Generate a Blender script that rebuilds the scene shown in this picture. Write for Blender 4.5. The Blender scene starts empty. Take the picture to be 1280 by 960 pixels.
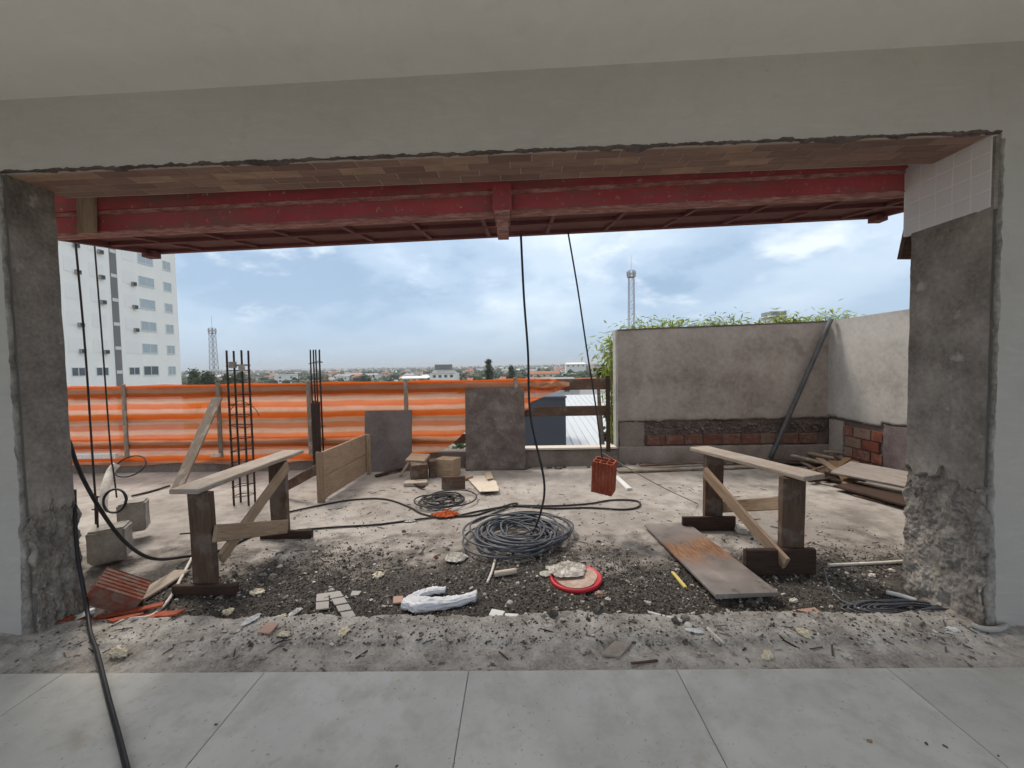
import bpy, bmesh, math, random
from mathutils import Vector, Matrix, noise as mn
R = math.radians
random.seed(7)
sc = bpy.context.scene
COL = sc.collection

# ------------------------------------------------------------------ camera, sky, sun, exposure
CAM_H = 1.5
YAW, PITCH, ROLL = R(0.9), R(2.53), R(-1.03)
FPX = 520.0                                  # focal length in pixels of a 1280 px wide picture
cam_d = bpy.data.cameras.new('camera')
cam = bpy.data.objects.new('camera', cam_d)
COL.objects.link(cam)
cam_d.sensor_width = 36.0
cam_d.lens = 36.0 * FPX / 1280.0
cam_d.clip_start, cam_d.clip_end = 0.05, 30000
CROT = (Matrix.Rotation(YAW, 3, 'Z') @ Matrix.Rotation(R(90) - PITCH, 3, 'X') @ Matrix.Rotation(ROLL, 3, 'Z'))
CPOS = Vector((0, 0, CAM_H))
cam.matrix_world = Matrix.Translation(CPOS) @ CROT.to_4x4()
sc.camera = cam

SUN_EL, SUN_AZ = R(54), R(-42)               # azimuth measured from +Y (out of the opening) towards +X
world = bpy.data.worlds.new('World')
sc.world = world
world.use_nodes = True
wn, wl = world.node_tree.nodes, world.node_tree.links
wn.clear()
w_out = wn.new('ShaderNodeOutputWorld')
w_bg = wn.new('ShaderNodeBackground'); w_bg.inputs['Strength'].default_value = 0.1
w_sky = wn.new('ShaderNodeTexSky'); w_sky.sky_type = 'NISHITA'; w_sky.sun_disc = False
w_sky.sun_elevation = SUN_EL; w_sky.sun_rotation = SUN_AZ
w_sky.air_density, w_sky.dust_density, w_sky.ozone_density = 1.0, 1.5, 1.2
w_tc = wn.new('ShaderNodeTexCoord')
w_sep = wn.new('ShaderNodeSeparateXYZ'); wl.new(w_tc.outputs['Generated'], w_sep.inputs[0])
def wmath(op, a, b=None, clamp=False):
    n = wn.new('ShaderNodeMath'); n.operation = op; n.use_clamp = clamp
    for i, v in enumerate((a, b)):
        if v is None: continue
        if isinstance(v, (int, float)): n.inputs[i].default_value = v
        else: wl.new(v, n.inputs[i])
    return n.outputs[0]
zc = wmath('ADD', wmath('MAXIMUM', w_sep.outputs[2], 0.0), 0.30)
w_cmb = wn.new('ShaderNodeCombineXYZ')
wl.new(wmath('DIVIDE', w_sep.outputs[0], zc), w_cmb.inputs[0])
wl.new(wmath('DIVIDE', w_sep.outputs[1], zc), w_cmb.inputs[1])
def wnoise(scale, detail, rough, dist=0.0, off=(0, 0, 0)):
    m = wn.new('ShaderNodeMapping'); wl.new(w_cmb.outputs[0], m.inputs[0]); m.inputs['Location'].default_value = off
    n = wn.new('ShaderNodeTexNoise'); wl.new(m.outputs[0], n.inputs['Vector'])
    n.inputs['Scale'].default_value = scale; n.inputs['Detail'].default_value = detail
    n.inputs['Roughness'].default_value = rough; n.inputs['Distortion'].default_value = dist
    return n.outputs['Fac']
def wramp(fac, stops):
    r = wn.new('ShaderNodeValToRGB'); wl.new(fac, r.inputs[0])
    els = r.color_ramp.elements
    while len(els) < len(stops): els.new(0.5)
    for e, (p, c) in zip(els, stops):
        e.position = p; e.color = (c[0], c[1], c[2], 1)
    r.color_ramp.interpolation = 'EASE'
    return r.outputs[0]
def wmix(fac, a, b):
    n = wn.new('ShaderNodeMix'); n.data_type = 'RGBA'
    if isinstance(fac, (int, float)): n.inputs[0].default_value = fac
    else: wl.new(fac, n.inputs[0])
    wl.new(a, n.inputs[6]); wl.new(b, n.inputs[7])
    return n.outputs[2]
# an even cloud deck: broad grey-blue and pale banks, brighter breaks, bluer towards the horizon, whiter overhead
deck = wramp(wnoise(1.0, 8, 0.56, 0.15, (3.4, 1.7, 0)), [(0.36, (2.3, 3.25, 4.5)), (0.46, (3.4, 4.4, 5.6)), (0.55, (4.6, 5.5, 6.5)), (0.67, (6.0, 6.7, 7.3))])
breaks = wramp(wnoise(2.1, 7, 0.58, 0.2, (8.4, 0.6, 2)), [(0.55, (0, 0, 0)), (0.71, (0.75, 0.75, 0.75))])
w_brk = wn.new('ShaderNodeRGB'); w_brk.outputs[0].default_value = (7.4, 7.8, 8.1, 1)
deck = wmix(breaks, deck, w_brk.outputs[0])
w_low = wn.new('ShaderNodeRGB'); w_low.outputs[0].default_value = (2.55, 3.65, 5.0, 1)
lowf = wramp(w_sep.outputs[2], [(0.0, (0.85, 0.85, 0.85)), (0.22, (0.0, 0.0, 0.0))])
deck = wmix(lowf, deck, w_low.outputs[0])
w_top = wn.new('ShaderNodeRGB'); w_top.outputs[0].default_value = (9.8, 9.4, 8.8, 1)
deck = wmix(wramp(w_sep.outputs[2], [(0.22, (0.0, 0.0, 0.0)), (0.9, (0.9, 0.9, 0.9))]), deck, w_top.outputs[0])
wl.new(wmix(0.88, w_sky.outputs[0], deck), w_bg.inputs['Color'])
wl.new(w_bg.outputs[0], w_out.inputs[0])

sun_d = bpy.data.lights.new('sun', 'SUN'); sun_d.energy = 1.5; sun_d.angle = R(14); sun_d.color = (1.0, 0.91, 0.80)
sun = bpy.data.objects.new('sun', sun_d); COL.objects.link(sun)
sdir = Vector((math.sin(SUN_AZ) * math.cos(SUN_EL), math.cos(SUN_AZ) * math.cos(SUN_EL), math.sin(SUN_EL)))
sun.rotation_euler = sdir.to_track_quat('Z', 'Y').to_euler(); sun.location = (-20, 20, 60)

sc.view_settings.view_transform = 'Standard'; sc.view_settings.look = 'None'
sc.view_settings.exposure = 0.70; sc.view_settings.gamma = 1.0; sc.view_settings.use_curve_mapping = False
sc.render.engine = 'CYCLES'
sc.cycles.max_bounces = 6; sc.cycles.diffuse_bounces = 4; sc.cycles.glossy_bounces = 2; sc.cycles.volume_bounces = 0; sc.cycles.transparent_max_bounces = 6; sc.cycles.caustics_reflective = False; sc.cycles.caustics_refractive = False; sc.cycles.use_adaptive_sampling = True; sc.cycles.adaptive_threshold = 0.025; world.cycles.sampling_method = 'MANUAL'; world.cycles.sample_map_resolution = 256; sc.cycles.use_denoising = True

# ------------------------------------------------------------------ measuring helpers (photo measurement -> metres)
def ray(px, py):
    return CROT @ Vector(((px - 640.0) / FPX, (480.0 - py) / FPX, -1.0))
def fl(px, py, z=-0.06):
    d = ray(px, py); return CPOS + d * ((z - CAM_H) / d.z)
def at(px, py, Y):
    d = ray(px, py); return CPOS + d * (Y / d.y)
def atx(px, py, X):
    d = ray(px, py); return CPOS + d * (X / d.x)

# ------------------------------------------------------------------ object helpers
def tag(o, label=None, cat=None, group=None, kind=None):
    if label: o['label'] = label
    if cat: o['category'] = cat
    if group: o['group'] = group
    if kind: o['kind'] = kind
    return o
def thing(name, label, cat, loc=(0, 0, 0), group=None):
    o = bpy.data.objects.new(name, None); COL.objects.link(o); o.location = loc
    o.empty_display_size = 0.05
    return tag(o, label, cat, group)
def put(name, me, parent=None, M=None):
    o = bpy.data.objects.new(name, me); COL.objects.link(o)
    if M is not None: o.matrix_basis = M
    if parent is not None:
        o.parent = parent
        o.matrix_parent_inverse = world_of(parent).inverted()
    return o
def world_of(o):
    if o.parent is None: return o.matrix_basis.copy()
    return world_of(o.parent) @ o.matrix_parent_inverse @ o.matrix_basis
def mesh(name, v, f, mat, smooth=False):
    me = bpy.data.meshes.new(name); me.from_pydata([tuple(p) for p in v], [], f)
    me.materials.append(mat)
    if smooth: me.polygons.foreach_set('use_smooth', [True] * len(me.polygons))
    me.update()
    return me
class MB:
    def __init__(s): s.v, s.f = [], []
    def add(s, v, f):
        n = len(s.v); s.v += [tuple(p) for p in v]; s.f += [tuple(i + n for i in q) for q in f]; return s
    def box(s, x0, x1, y0, y1, z0, z1, M=None):
        v = [Vector(p) for p in ((x0, y0, z0), (x1, y0, z0), (x1, y1, z0), (x0, y1, z0), (x0, y0, z1), (x1, y0, z1), (x1, y1, z1), (x0, y1, z1))]
        if M is not None: v = [M @ p for p in v]
        return s.add(v, [(0, 3, 2, 1), (4, 5, 6, 7), (0, 1, 5, 4), (1, 2, 6, 5), (2, 3, 7, 6), (3, 0, 4, 7)])
    def hexa(s, p):      # eight corners: bottom four ccw, top four ccw
        return s.add(p, [(0, 3, 2, 1), (4, 5, 6, 7), (0, 1, 5, 4), (1, 2, 6, 5), (2, 3, 7, 6), (3, 0, 4, 7)])
    def tube(s, pts, r, seg=8, cap=True, r1=None):
        pts = [Vector(p) for p in pts]; n = len(pts); rings = []
        up = None
        for i, p in enumerate(pts):
            t = (pts[min(i + 1, n - 1)] - pts[max(i - 1, 0)])
            if t.length < 1e-9: t = Vector((0, 0, 1))
            t.normalize()
            if up is None:
                up = t.orthogonal().normalized()
            up = (up - t * up.dot(t))
            if up.length < 1e-6: up = t.orthogonal()
            up.normalize(); sd = t.cross(up)
            rr = r if r1 is None else r + (r1 - r) * i / max(1, n - 1)
            rings.append([p + (up * math.cos(a) + sd * math.sin(a)) * rr for a in [2 * math.pi * k / seg for k in range(seg)]])
        v = [q for g in rings for q in g]
        f = [(i * seg + k, i * seg + (k + 1) % seg, (i + 1) * seg + (k + 1) % seg, (i + 1) * seg + k) for i in range(n - 1) for k in range(seg)]
        if cap: f += [tuple(range(seg - 1, -1, -1)), tuple((n - 1) * seg + k for k in range(seg))]
        return s.add(v, f)
    def build(s, name, mat, parent=None, smooth=False, M=None):
        return put(name, mesh(name, s.v, s.f, mat, smooth), parent, M)
def bez(pts, n=8):       # catmull-rom through points
    pts = [Vector(p) for p in pts]; P = [pts[0] * 2 - pts[1]] + pts + [pts[-1] * 2 - pts[-2]]
    out = []
    for i in range(1, len(P) - 2):
        a, b, c, d = P[i - 1:i + 3]
        for k in range(n):
            t = k / n
            out.append(0.5 * ((2 * b) + (c - a) * t + (2 * a - 5 * b + 4 * c - d) * t * t + (3 * b - a - 3 * c + d) * t ** 3))
    out.append(pts[-1]); return out
def frame(p0, p1, up=(0, 0, 1)):
    p0, p1, up = Vector(p0), Vector(p1), Vector(up)
    x = (p1 - p0).normalized(); y = up.cross(x)
    if y.length < 1e-4: y = Vector((0, 1, 0)).cross(x)
    y.normalize(); z = x.cross(y)
    M = Matrix((x, y, z)).transposed().to_4x4(); M.translation = (p0 + p1) / 2
    return M, (p1 - p0).length
_rb = random.Random(3)
def board_mesh(L, w, t, mat, jit=0.0035, seg=None):
    """rough sawn board: length on x, width on y, thickness on z, worn edges and a slight warp"""
    c = min(0.006, t * 0.22, w * 0.22); seg = seg or max(3, min(14, int(L / 0.12)))
    prof = [(-w / 2 + c, -t / 2), (w / 2 - c, -t / 2), (w / 2, -t / 2 + c), (w / 2, t / 2 - c), (w / 2 - c, t / 2), (-w / 2 + c, t / 2), (-w / 2, t / 2 - c), (-w / 2, -t / 2 + c)]
    v, f = [], []
    sd = _rb.uniform(0, 99); bow = _rb.uniform(-1, 1) * L * 0.003; tw = _rb.uniform(-1, 1) * 0.012
    for i in range(seg + 1):
        x = -L / 2 + L * i / seg; q = (i / seg - 0.5) * 2
        for k, (a, b) in enumerate(prof):
            j = mn.noise_vector(Vector((x * 6 + sd, k * 1.7, sd))) * jit
            ex = _rb.uniform(-1, 1) * 0.004 if i in (0, seg) else 0
            v.append((x + ex, a + j.y + tw * q * b, b + j.z + bow * (1 - q * q) + tw * q * a))
    for i in range(seg):
        for k in range(8):
            f.append((i * 8 + k, (i + 1) * 8 + k, (i + 1) * 8 + (k + 1) % 8, i * 8 + (k + 1) % 8))
    f += [tuple(range(8)), tuple(seg * 8 + k for k in range(7, -1, -1))]
    return mesh('board', v, f, mat)
def board(name, p0, p1, w, t, mat, parent=None, up=(0, 0, 1), jit=0.0035):
    M, L = frame(p0, p1, up)
    return put(name, board_mesh(L, w, t, mat, jit), parent, M)

# ------------------------------------------------------------------ materials
class NT:
    def __init__(s, name):
        s.m = bpy.data.materials.new(name); s.m.use_nodes = True
        s.n, s.l = s.m.node_tree.nodes, s.m.node_tree.links
        s.b = s.n['Principled BSDF']; s.b.inputs['Roughness'].default_value = 0.85
        s.b.inputs['Specular IOR Level'].default_value = 0.3
        s.out = s.n['Material Output']
    def coord(s, scale=(1, 1, 1), rnd=True, kind='Object'):
        tc = s.n.new('ShaderNodeTexCoord'); v = tc.outputs[kind]
        if rnd:
            oi = s.n.new('ShaderNodeObjectInfo'); mu = s.n.new('ShaderNodeMath'); mu.operation = 'MULTIPLY'
            s.l.new(oi.outputs['Random'], mu.inputs[0]); mu.inputs[1].default_value = 37.0
            ad = s.n.new('ShaderNodeVectorMath'); ad.operation = 'ADD'
            s.l.new(v, ad.inputs[0]); s.l.new(mu.outputs[0], ad.inputs[1]); v = ad.outputs[0]
        mp = s.n.new('ShaderNodeMapping'); s.l.new(v, mp.inputs[0]); mp.inputs['Scale'].default_value = scale
        return mp.outputs[0]
    def noise(s, vec, scale, detail=5, rough=0.55, dist=0.0):
        n = s.n.new('ShaderNodeTexNoise'); s.l.new(vec, n.inputs['Vector'])
        n.inputs['Scale'].default_value = scale; n.inputs['Detail'].default_value = detail
        n.inputs['Roughness'].default_value = rough; n.inputs['Distortion'].default_value = dist
        return n.outputs['Fac']
    def voro(s, vec, scale, feature='F1', out='Distance'):
        n = s.n.new('ShaderNodeTexVoronoi'); n.feature = feature; s.l.new(vec, n.inputs['Vector']); n.inputs['Scale'].default_value = scale
        return n.outputs[out]
    def ramp(s, fac, stops, interp='LINEAR'):
        r = s.n.new('ShaderNodeValToRGB'); s.l.new(fac, r.inputs[0]); e = r.color_ramp.elements; r.color_ramp.interpolation = interp
        while len(e) < len(stops): e.new(0.5)
        for q, (p, c) in zip(e, stops):
            q.position = p
            q.color = (c, c, c, 1) if isinstance(c, (int, float)) else (c[0], c[1], c[2], 1)
        return r.outputs[0]
    def mix(s, fac, a, b, mode='MIX'):
        n = s.n.new('ShaderNodeMix'); n.data_type = 'RGBA'; n.blend_type = mode
        for i, v in ((0, fac), (6, a), (7, b)):
            if isinstance(v, (int, float)): n.inputs[i].default_value = v
            elif isinstance(v, tuple): n.inputs[i].default_value = (v[0], v[1], v[2], 1)
            else: s.l.new(v, n.inputs[i])
        return n.outputs[2]
    def math(s, op, a, b=0.0, clamp=False):
        n = s.n.new('ShaderNodeMath'); n.operation = op; n.use_clamp = clamp
        for i, v in enumerate((a, b)):
            if isinstance(v, (int, float)): n.inputs[i].default_value = v
            else: s.l.new(v, n.inputs[i])
        return n.outputs[0]
    def sep(s, vec):
        n = s.n.new('ShaderNodeSeparateXYZ'); s.l.new(vec, n.inputs[0]); return n.outputs
    def color(s, c):
        if isinstance(c, tuple): s.b.inputs['Base Color'].default_value = (c[0], c[1], c[2], 1)
        else: s.l.new(c, s.b.inputs['Base Color'])
        return s
    def rough(s, r):
        if isinstance(r, (int, float)): s.b.inputs['Roughness'].default_value = r
        else: s.l.new(r, s.b.inputs['Roughness'])
        return s
    def bump(s, h, strength=0.3, dist=0.01):
        n = s.n.new('ShaderNodeBump'); s.l.new(h, n.inputs['Height']); n.inputs['Strength'].default_value = strength; n.inputs['Distance'].default_value = dist
        s.l.new(n.outputs[0], s.b.inputs['Normal']); return s
    def rand(s):
        return s.n.new('ShaderNodeObjectInfo').outputs['Random']

def stone(name, cols, scale=3.0, bump=0.4, rough=0.9, fine=40, bdist=0.01, spots=None):
    m = NT(name); v = m.coord(rnd=False)
    a = m.noise(v, scale, 5, 0.62); b = m.noise(v, fine, 2, 0.6)
    f = m.math('ADD', m.math('MULTIPLY', a, 0.72), m.math('MULTIPLY', b, 0.28))
    k = len(cols)
    c = m.ramp(f, [(0.33 + 0.36 * i / (k - 1), q) for i, q in enumerate(cols)])
    if spots:
        c = m.mix(m.ramp(m.noise(v, spots[0], 4, 0.6), [(spots[1], 0.0), (spots[1] + 0.07, 1.0)]), c, spots[2])
    m.color(c).rough(rough).bump(f, bump, bdist); return m.m
def plain(name, c, rough=0.6, var=0.12, scale=8.0, bump=0.0, metal=0.0, spec=0.3):
    m = NT(name); v = m.coord()
    n = m.noise(v, scale, 4)
    m.color(m.mix(n, tuple(x * (1 - var) for x in c), tuple(min(1, x * (1 + var)) for x in c))).rough(rough)
    m.b.inputs['Metallic'].default_value = metal; m.b.inputs['Specular IOR Level'].default_value = spec
    if bump: m.bump(n, bump)
    return m.m
def wood(name, dark, light, stain=None, rough=0.8):
    m = NT(name); v = m.coord((1.2, 14, 14)); v2 = m.coord((1, 1, 1))
    g = m.noise(v, 3.0, 6, 0.62, 1.2); big = m.noise(v2, 2.3, 4)
    c = m.ramp(g, [(0.3, dark), (0.7, light)])
    c = m.mix(m.math('MULTIPLY', big, 0.55), c, tuple(x * 0.55 for x in dark))
    fine = m.noise(m.coord((3, 60, 60)), 3.0, 3)
    c = m.mix(m.ramp(fine, [(0.36, 0.5), (0.5, 0.0)]), c, tuple(x * 0.4 for x in dark))
    if stain:
        s_ = m.ramp(m.noise(v2, 5.0, 6, 0.65), [(0.52, 0.0), (0.62, 0.85)])
        c = m.mix(s_, c, stain)
    rd = m.rand(); c = m.mix(m.math('MULTIPLY', rd, 0.35), c, tuple(x * 0.6 for x in dark))
    m.color(c).rough(rough).bump(g, 0.35, 0.004); return m.m

M = {}
def paint(name, c, dirt=0.25):
    m = NT(name); v = m.coord(rnd=False)
    a = m.noise(v, 1.1, 5, 0.6); b = m.noise(v, 7, 5, 0.65, 0.6); fine = m.noise(v, 150, 2, 0.7)
    tr = m.noise(m.coord((2.2, 2.2, 9), False), 2.0, 4, 0.6, 1.4)                     # roller and trowel streaks
    k = lambda q: tuple(x * q for x in c)
    col = m.ramp(a, [(0.3, k(1 - dirt * .5)), (0.7, c)])
    col = m.mix(m.ramp(tr, [(0.5, 0.0), (0.72, dirt * 1.3)]), col, k(1.14))
    col = m.mix(m.ramp(b, [(0.54, 0.0), (0.78, dirt * 1.6)]), col, (c[0] * .74, c[1] * .71, c[2] * .66))
    sp = m.noise(v, 34, 3, 0.6); col = m.mix(m.ramp(sp, [(0.68, 0.0), (0.74, dirt * 1.2)]), col, k(.55))
    m.color(col).rough(0.75).bump(m.math('ADD', m.math('MULTIPLY', fine, .5), m.math('ADD', m.math('MULTIPLY', tr, 1.6), b)), 0.22, 0.005); return m.m
M['wall'] = paint('wall_paint', (0.52, 0.49, 0.45))
M['ceiling'] = paint('ceiling_paint', (0.88, 0.85, 0.80), 0.14)
def floor_tile():
    m = NT('porcelain_tile'); v = m.coord(rnd=True)
    a = m.noise(v, 1.6, 8, 0.62, 0.6); b = m.noise(v, 7, 6, 0.65)
    c = m.ramp(a, [(0.32, (0.51, 0.50, 0.47)), (0.52, (0.58, 0.57, 0.535)), (0.7, (0.65, 0.64, 0.605))])
    c = m.mix(m.ramp(b, [(0.47, 0.0), (0.70, 0.6)]), c, (0.40, 0.385, 0.35))
    sp = m.noise(v, 55, 3, 0.6); c = m.mix(m.ramp(sp, [(0.66, 0.0), (0.72, 0.7)]), c, (0.2, 0.19, 0.17))
    scr = m.noise(m.coord((1.5, 9, 1)), 6, 5, 0.6, 1.5); c = m.mix(m.ramp(scr, [(0.64, 0.0), (0.75, 0.3)]), c, (0.62, 0.62, 0.6))
    brown = m.ramp(m.noise(v, 3.2, 3, 0.5), [(0.66, 0.0), (0.74, 0.6)]); c = m.mix(brown, c, (0.33, 0.26, 0.19))
    geo = m.n.new('ShaderNodeNewGeometry'); wp = m.sep(geo.outputs['Position'])             # dust trodden in from the threshold
    wv = m.n.new('ShaderNodeMapping'); m.l.new(geo.outputs['Position'], wv.inputs[0])
    dn = m.noise(wv.outputs[0], 2.6, 6, 0.68, 0.8); dn2 = m.noise(wv.outputs[0], 13, 5, 0.7)
    dd = m.math('ADD', m.math('MULTIPLY', m.math('SUBTRACT', wp[1], 1.75), 1.1), m.math('MULTIPLY', m.math('SUBTRACT', dn, 0.47), 3.2))
    c = m.mix(m.ramp(dd, [(0.05, 0.0), (0.8, 0.4)]), c, (0.38, 0.355, 0.32))
    c = m.mix(m.ramp(dn2, [(0.60, 0.0), (0.72, 0.5)]), c, (0.34, 0.32, 0.285))
    m.color(c).rough(m.ramp(b, [(0.3, 0.34), (0.7, 0.62)])).bump(a, 0.05, 0.002); m.b.inputs['Specular IOR Level'].default_value = 0.4
    return m.m
M['tile'] = floor_tile()
M['grout'] = plain('tile_grout', (0.27, 0.26, 0.24), 0.95)
M['concrete'] = stone('column_concrete', [(0.125, 0.11, 0.094), (0.265, 0.237, 0.208), (0.41, 0.37, 0.33)], 3.6, 0.6, 0.92, 45, 0.01, (5.0, 0.64, (0.44, 0.41, 0.37)))
M['rubble'] = stone('broken_mortar', [(0.11, 0.098, 0.087), (0.30, 0.272, 0.243), (0.50, 0.465, 0.42)], 6, 1.0, 0.95, 45, 0.025)
M['screed'] = stone('screed', [(0.17, 0.155, 0.14), (0.38, 0.355, 0.328), (0.56, 0.535, 0.505)], 6, 1.0, 0.95, 70, 0.02, (26, 0.60, (0.13, 0.11, 0.095)))
def slab():
    m = NT('terrace_slab'); v = m.coord(rnd=False)
    a = m.noise(v, 0.9, 7, 0.62, 0.4); b = m.noise(v, 6, 6, 0.65); c_ = m.noise(v, 60, 4, 0.65)
    c = m.ramp(a, [(0.32, (0.25, 0.222, 0.198)), (0.5, (0.37, 0.335, 0.305)), (0.68, (0.47, 0.435, 0.40))])
    c = m.mix(m.ramp(b, [(0.44, 0.0), (0.68, 0.7)]), c, (0.19, 0.165, 0.145))
    # dirt washed over the slab towards the threshold and in the damp corner on the right
    xyz = m.sep(v)
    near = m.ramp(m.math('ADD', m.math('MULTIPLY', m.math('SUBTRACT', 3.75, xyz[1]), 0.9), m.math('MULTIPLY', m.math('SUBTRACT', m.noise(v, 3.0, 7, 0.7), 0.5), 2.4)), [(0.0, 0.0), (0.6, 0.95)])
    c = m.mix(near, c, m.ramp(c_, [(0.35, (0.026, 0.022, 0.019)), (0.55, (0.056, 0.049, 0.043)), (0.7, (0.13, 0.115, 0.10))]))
    damp = m.ramp(m.noise(v, 1.7, 4, 0.6), [(0.52, 0.0), (0.62, 0.6)])
    rightside = m.ramp(m.math('ADD', m.math('MULTIPLY', xyz[0], 0.5), -0.8), [(0.0, 0.0), (0.7, 1.0)])
    c = m.mix(m.math('MULTIPLY', damp, rightside), c, (0.13, 0.118, 0.095))
    c = m.mix(m.ramp(c_, [(0.62, 0.0), (0.72, 0.7)]), c, (0.12, 0.10, 0.085))
    m.color(c).rough(0.92).bump(m.math('ADD', c_, b), 0.5, 0.008); return m.m
M['slab'] = slab()
def chipmat():
    m = NT('gravel_chips'); at_ = m.n.new('ShaderNodeAttribute'); at_.attribute_name = 'tone'
    c = m.ramp(at_.outputs['Fac'], [(0.0, (0.035, 0.031, 0.028)), (0.4, (0.075, 0.067, 0.06)), (0.65, (0.16, 0.143, 0.127)), (0.85, (0.33, 0.30, 0.27)), (1.0, (0.62, 0.59, 0.54))])
    m.color(c).rough(0.9); return m.m
M['chips'] = chipmat()
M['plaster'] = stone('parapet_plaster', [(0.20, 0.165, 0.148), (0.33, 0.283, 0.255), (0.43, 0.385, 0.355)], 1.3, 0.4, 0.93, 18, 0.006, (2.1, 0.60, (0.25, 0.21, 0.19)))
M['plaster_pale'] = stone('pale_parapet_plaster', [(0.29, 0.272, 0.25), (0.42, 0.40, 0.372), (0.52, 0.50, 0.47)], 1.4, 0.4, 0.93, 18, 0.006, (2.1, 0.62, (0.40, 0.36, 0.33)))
M['mortar_dark'] = stone('dark_mortar', [(0.06, 0.05, 0.045), (0.13, 0.10, 0.09), (0.20, 0.165, 0.145)], 6, 0.9, 0.95, 50, 0.02)
M['brick'] = stone('fired_clay', [(0.22, 0.05, 0.028), (0.36, 0.085, 0.045), (0.46, 0.14, 0.08)], 6, 0.4, 0.85, 50, 0.005, (7, 0.63, (0.34, 0.26, 0.21)))
M['brick_mid'] = stone('stained_fired_clay', [(0.12, 0.04, 0.028), (0.25, 0.075, 0.045), (0.34, 0.13, 0.085)], 6, 0.4, 0.88, 50, 0.005, (6, 0.57, (0.20, 0.15, 0.125)))
M['brick_dark'] = stone('dusty_fired_clay', [(0.13, 0.05, 0.035), (0.24, 0.085, 0.055), (0.32, 0.15, 0.11)], 6, 0.4, 0.88, 50, 0.005, (7, 0.58, (0.22, 0.17, 0.145)))
def clay(name, cols, stain):
    m = NT(name); v = m.coord(); a = m.noise(v, 7, 6, .6); b = m.noise(v, 16, 5, .65); rd = m.rand()
    c = m.mix(rd, m.ramp(a, [(.35, cols[0]), (.65, cols[1])]), m.ramp(a, [(.35, cols[1]), (.65, cols[2])]))
    c = m.mix(m.ramp(m.math('ADD', b, m.math('MULTIPLY', m.math('SUBTRACT', rd, .5), .25)), [(.46, 0.), (.62, .85)]), c, stain)
    m.color(c).rough(.9).bump(b, .5, .006); return m.m
M['brick_mid'] = clay('stained_fired_clay', [(.13, .045, .03), (.22, .065, .04), (.33, .12, .075)], (.23, .18, .15))
M['brick_dusty'] = clay('dusty_clay', [(.09, .04, .03), (.16, .06, .042), (.23, .10, .07)], (.17, .135, .115))
def slip():
    m = NT('brick_slip'); v = m.coord((1, 3, 1)); n = m.noise(v, 9, 5); rd = m.rand()
    c = m.ramp(rd, [(0.0, (0.22, 0.14, 0.115)), (0.4, (0.29, 0.19, 0.155)), (0.75, (0.34, 0.22, 0.17)), (1.0, (0.46, 0.31, 0.22))])
    c = m.mix(m.ramp(n, [(0.4, 0.35), (0.65, 0.0)]), c, (0.15, 0.09, 0.07))
    m.color(c).rough(0.75).bump(n, 0.25, 0.004); return m.m
M['slip'] = slip()
M['white_tile'] = plain('white_glazed_tile', (0.71, 0.685, 0.68), 0.3, 0.06, 12, spec=0.5)
M['tile_bed'] = plain('tile_grout_pale', (0.80, 0.79, 0.78), 0.9, 0.05)
def redsteel():
    m = NT('red_painted_steel'); v = m.coord(rnd=False)
    a = m.noise(v, 3, 6, 0.65); b = m.noise(v, 24, 5, 0.7, 0.5); s_ = m.noise(m.coord((0.6, 6, 6), False), 6, 5, 0.65)
    c = m.ramp(a, [(0.3, (0.36, 0.055, 0.062)), (0.7, (0.50, 0.085, 0.092))])
    c = m.mix(m.ramp(s_, [(0.47, 0.0), (0.62, 0.7)]), c, (0.23, 0.11, 0.095))
    c = m.mix(m.ramp(m.noise(v, 1.3, 5, .65), [(0.53, 0.0), (0.64, 0.7)]), c, (0.20, 0.13, 0.11))
    c = m.mix(m.ramp(b, [(0.62, 0.0), (0.68, 0.75)]), c, (0.50, 0.36, 0.31))
    m.color(c).rough(0.55).bump(b, 0.2, 0.003); return m.m
M['red'] = redsteel()
def ledge():
    m = NT('scraped_red_steel'); v = m.coord((1, 4, 4), False); a = m.noise(v, 9, 6, 0.7)
    m.color(m.ramp(a, [(0.36, (0.20, 0.10, 0.08)), (0.5, (0.38, 0.17, 0.15)), (0.65, (0.50, 0.33, 0.29))])).rough(0.8).bump(a, 0.4, 0.005); return m.m
M['ledge'] = ledge()
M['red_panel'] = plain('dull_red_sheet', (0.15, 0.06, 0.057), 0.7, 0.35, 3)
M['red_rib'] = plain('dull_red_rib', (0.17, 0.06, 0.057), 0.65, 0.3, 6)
M['wood_grey'] = wood('weathered_wood', (0.25, 0.19, 0.145), (0.46, 0.375, 0.30), (0.48, 0.44, 0.39))
M['wood_tan'] = wood('tan_wood', (0.36, 0.25, 0.165), (0.62, 0.47, 0.33))
M['wood_dark'] = wood('dark_wet_wood', (0.045, 0.026, 0.019), (0.12, 0.07, 0.05))
M['wood_brown'] = wood('brown_wood', (0.10, 0.06, 0.042), (0.23, 0.145, 0.10), (0.20, 0.165, 0.14))
M['wood_gold'] = wood('split_yellow_wood', (0.27, 0.155, 0.08), (0.50, 0.33, 0.18))
M['wood_pale'] = wood('sun_bleached_wood', (0.30, 0.25, 0.22), (0.50, 0.45, 0.41))
M['wood_cement'] = wood('cement_spattered_wood', (0.38, 0.30, 0.24), (0.66, 0.57, 0.47), (0.46, 0.43, 0.40))
M['ply_grey'] = stone('grey_plywood', [(0.10, 0.078, 0.075), (0.165, 0.135, 0.13), (0.21, 0.18, 0.17)], 2.2, 0.15, 0.75, 30, 0.003)
M['ply_brown'] = stone('stained_brown_plywood', [(0.085, 0.065, 0.058), (0.15, 0.118, 0.106), (0.25, 0.21, 0.19)], 4.5, 0.3, 0.8, 30, 0.004, (11, 0.66, (0.28, 0.24, 0.22)))
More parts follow.
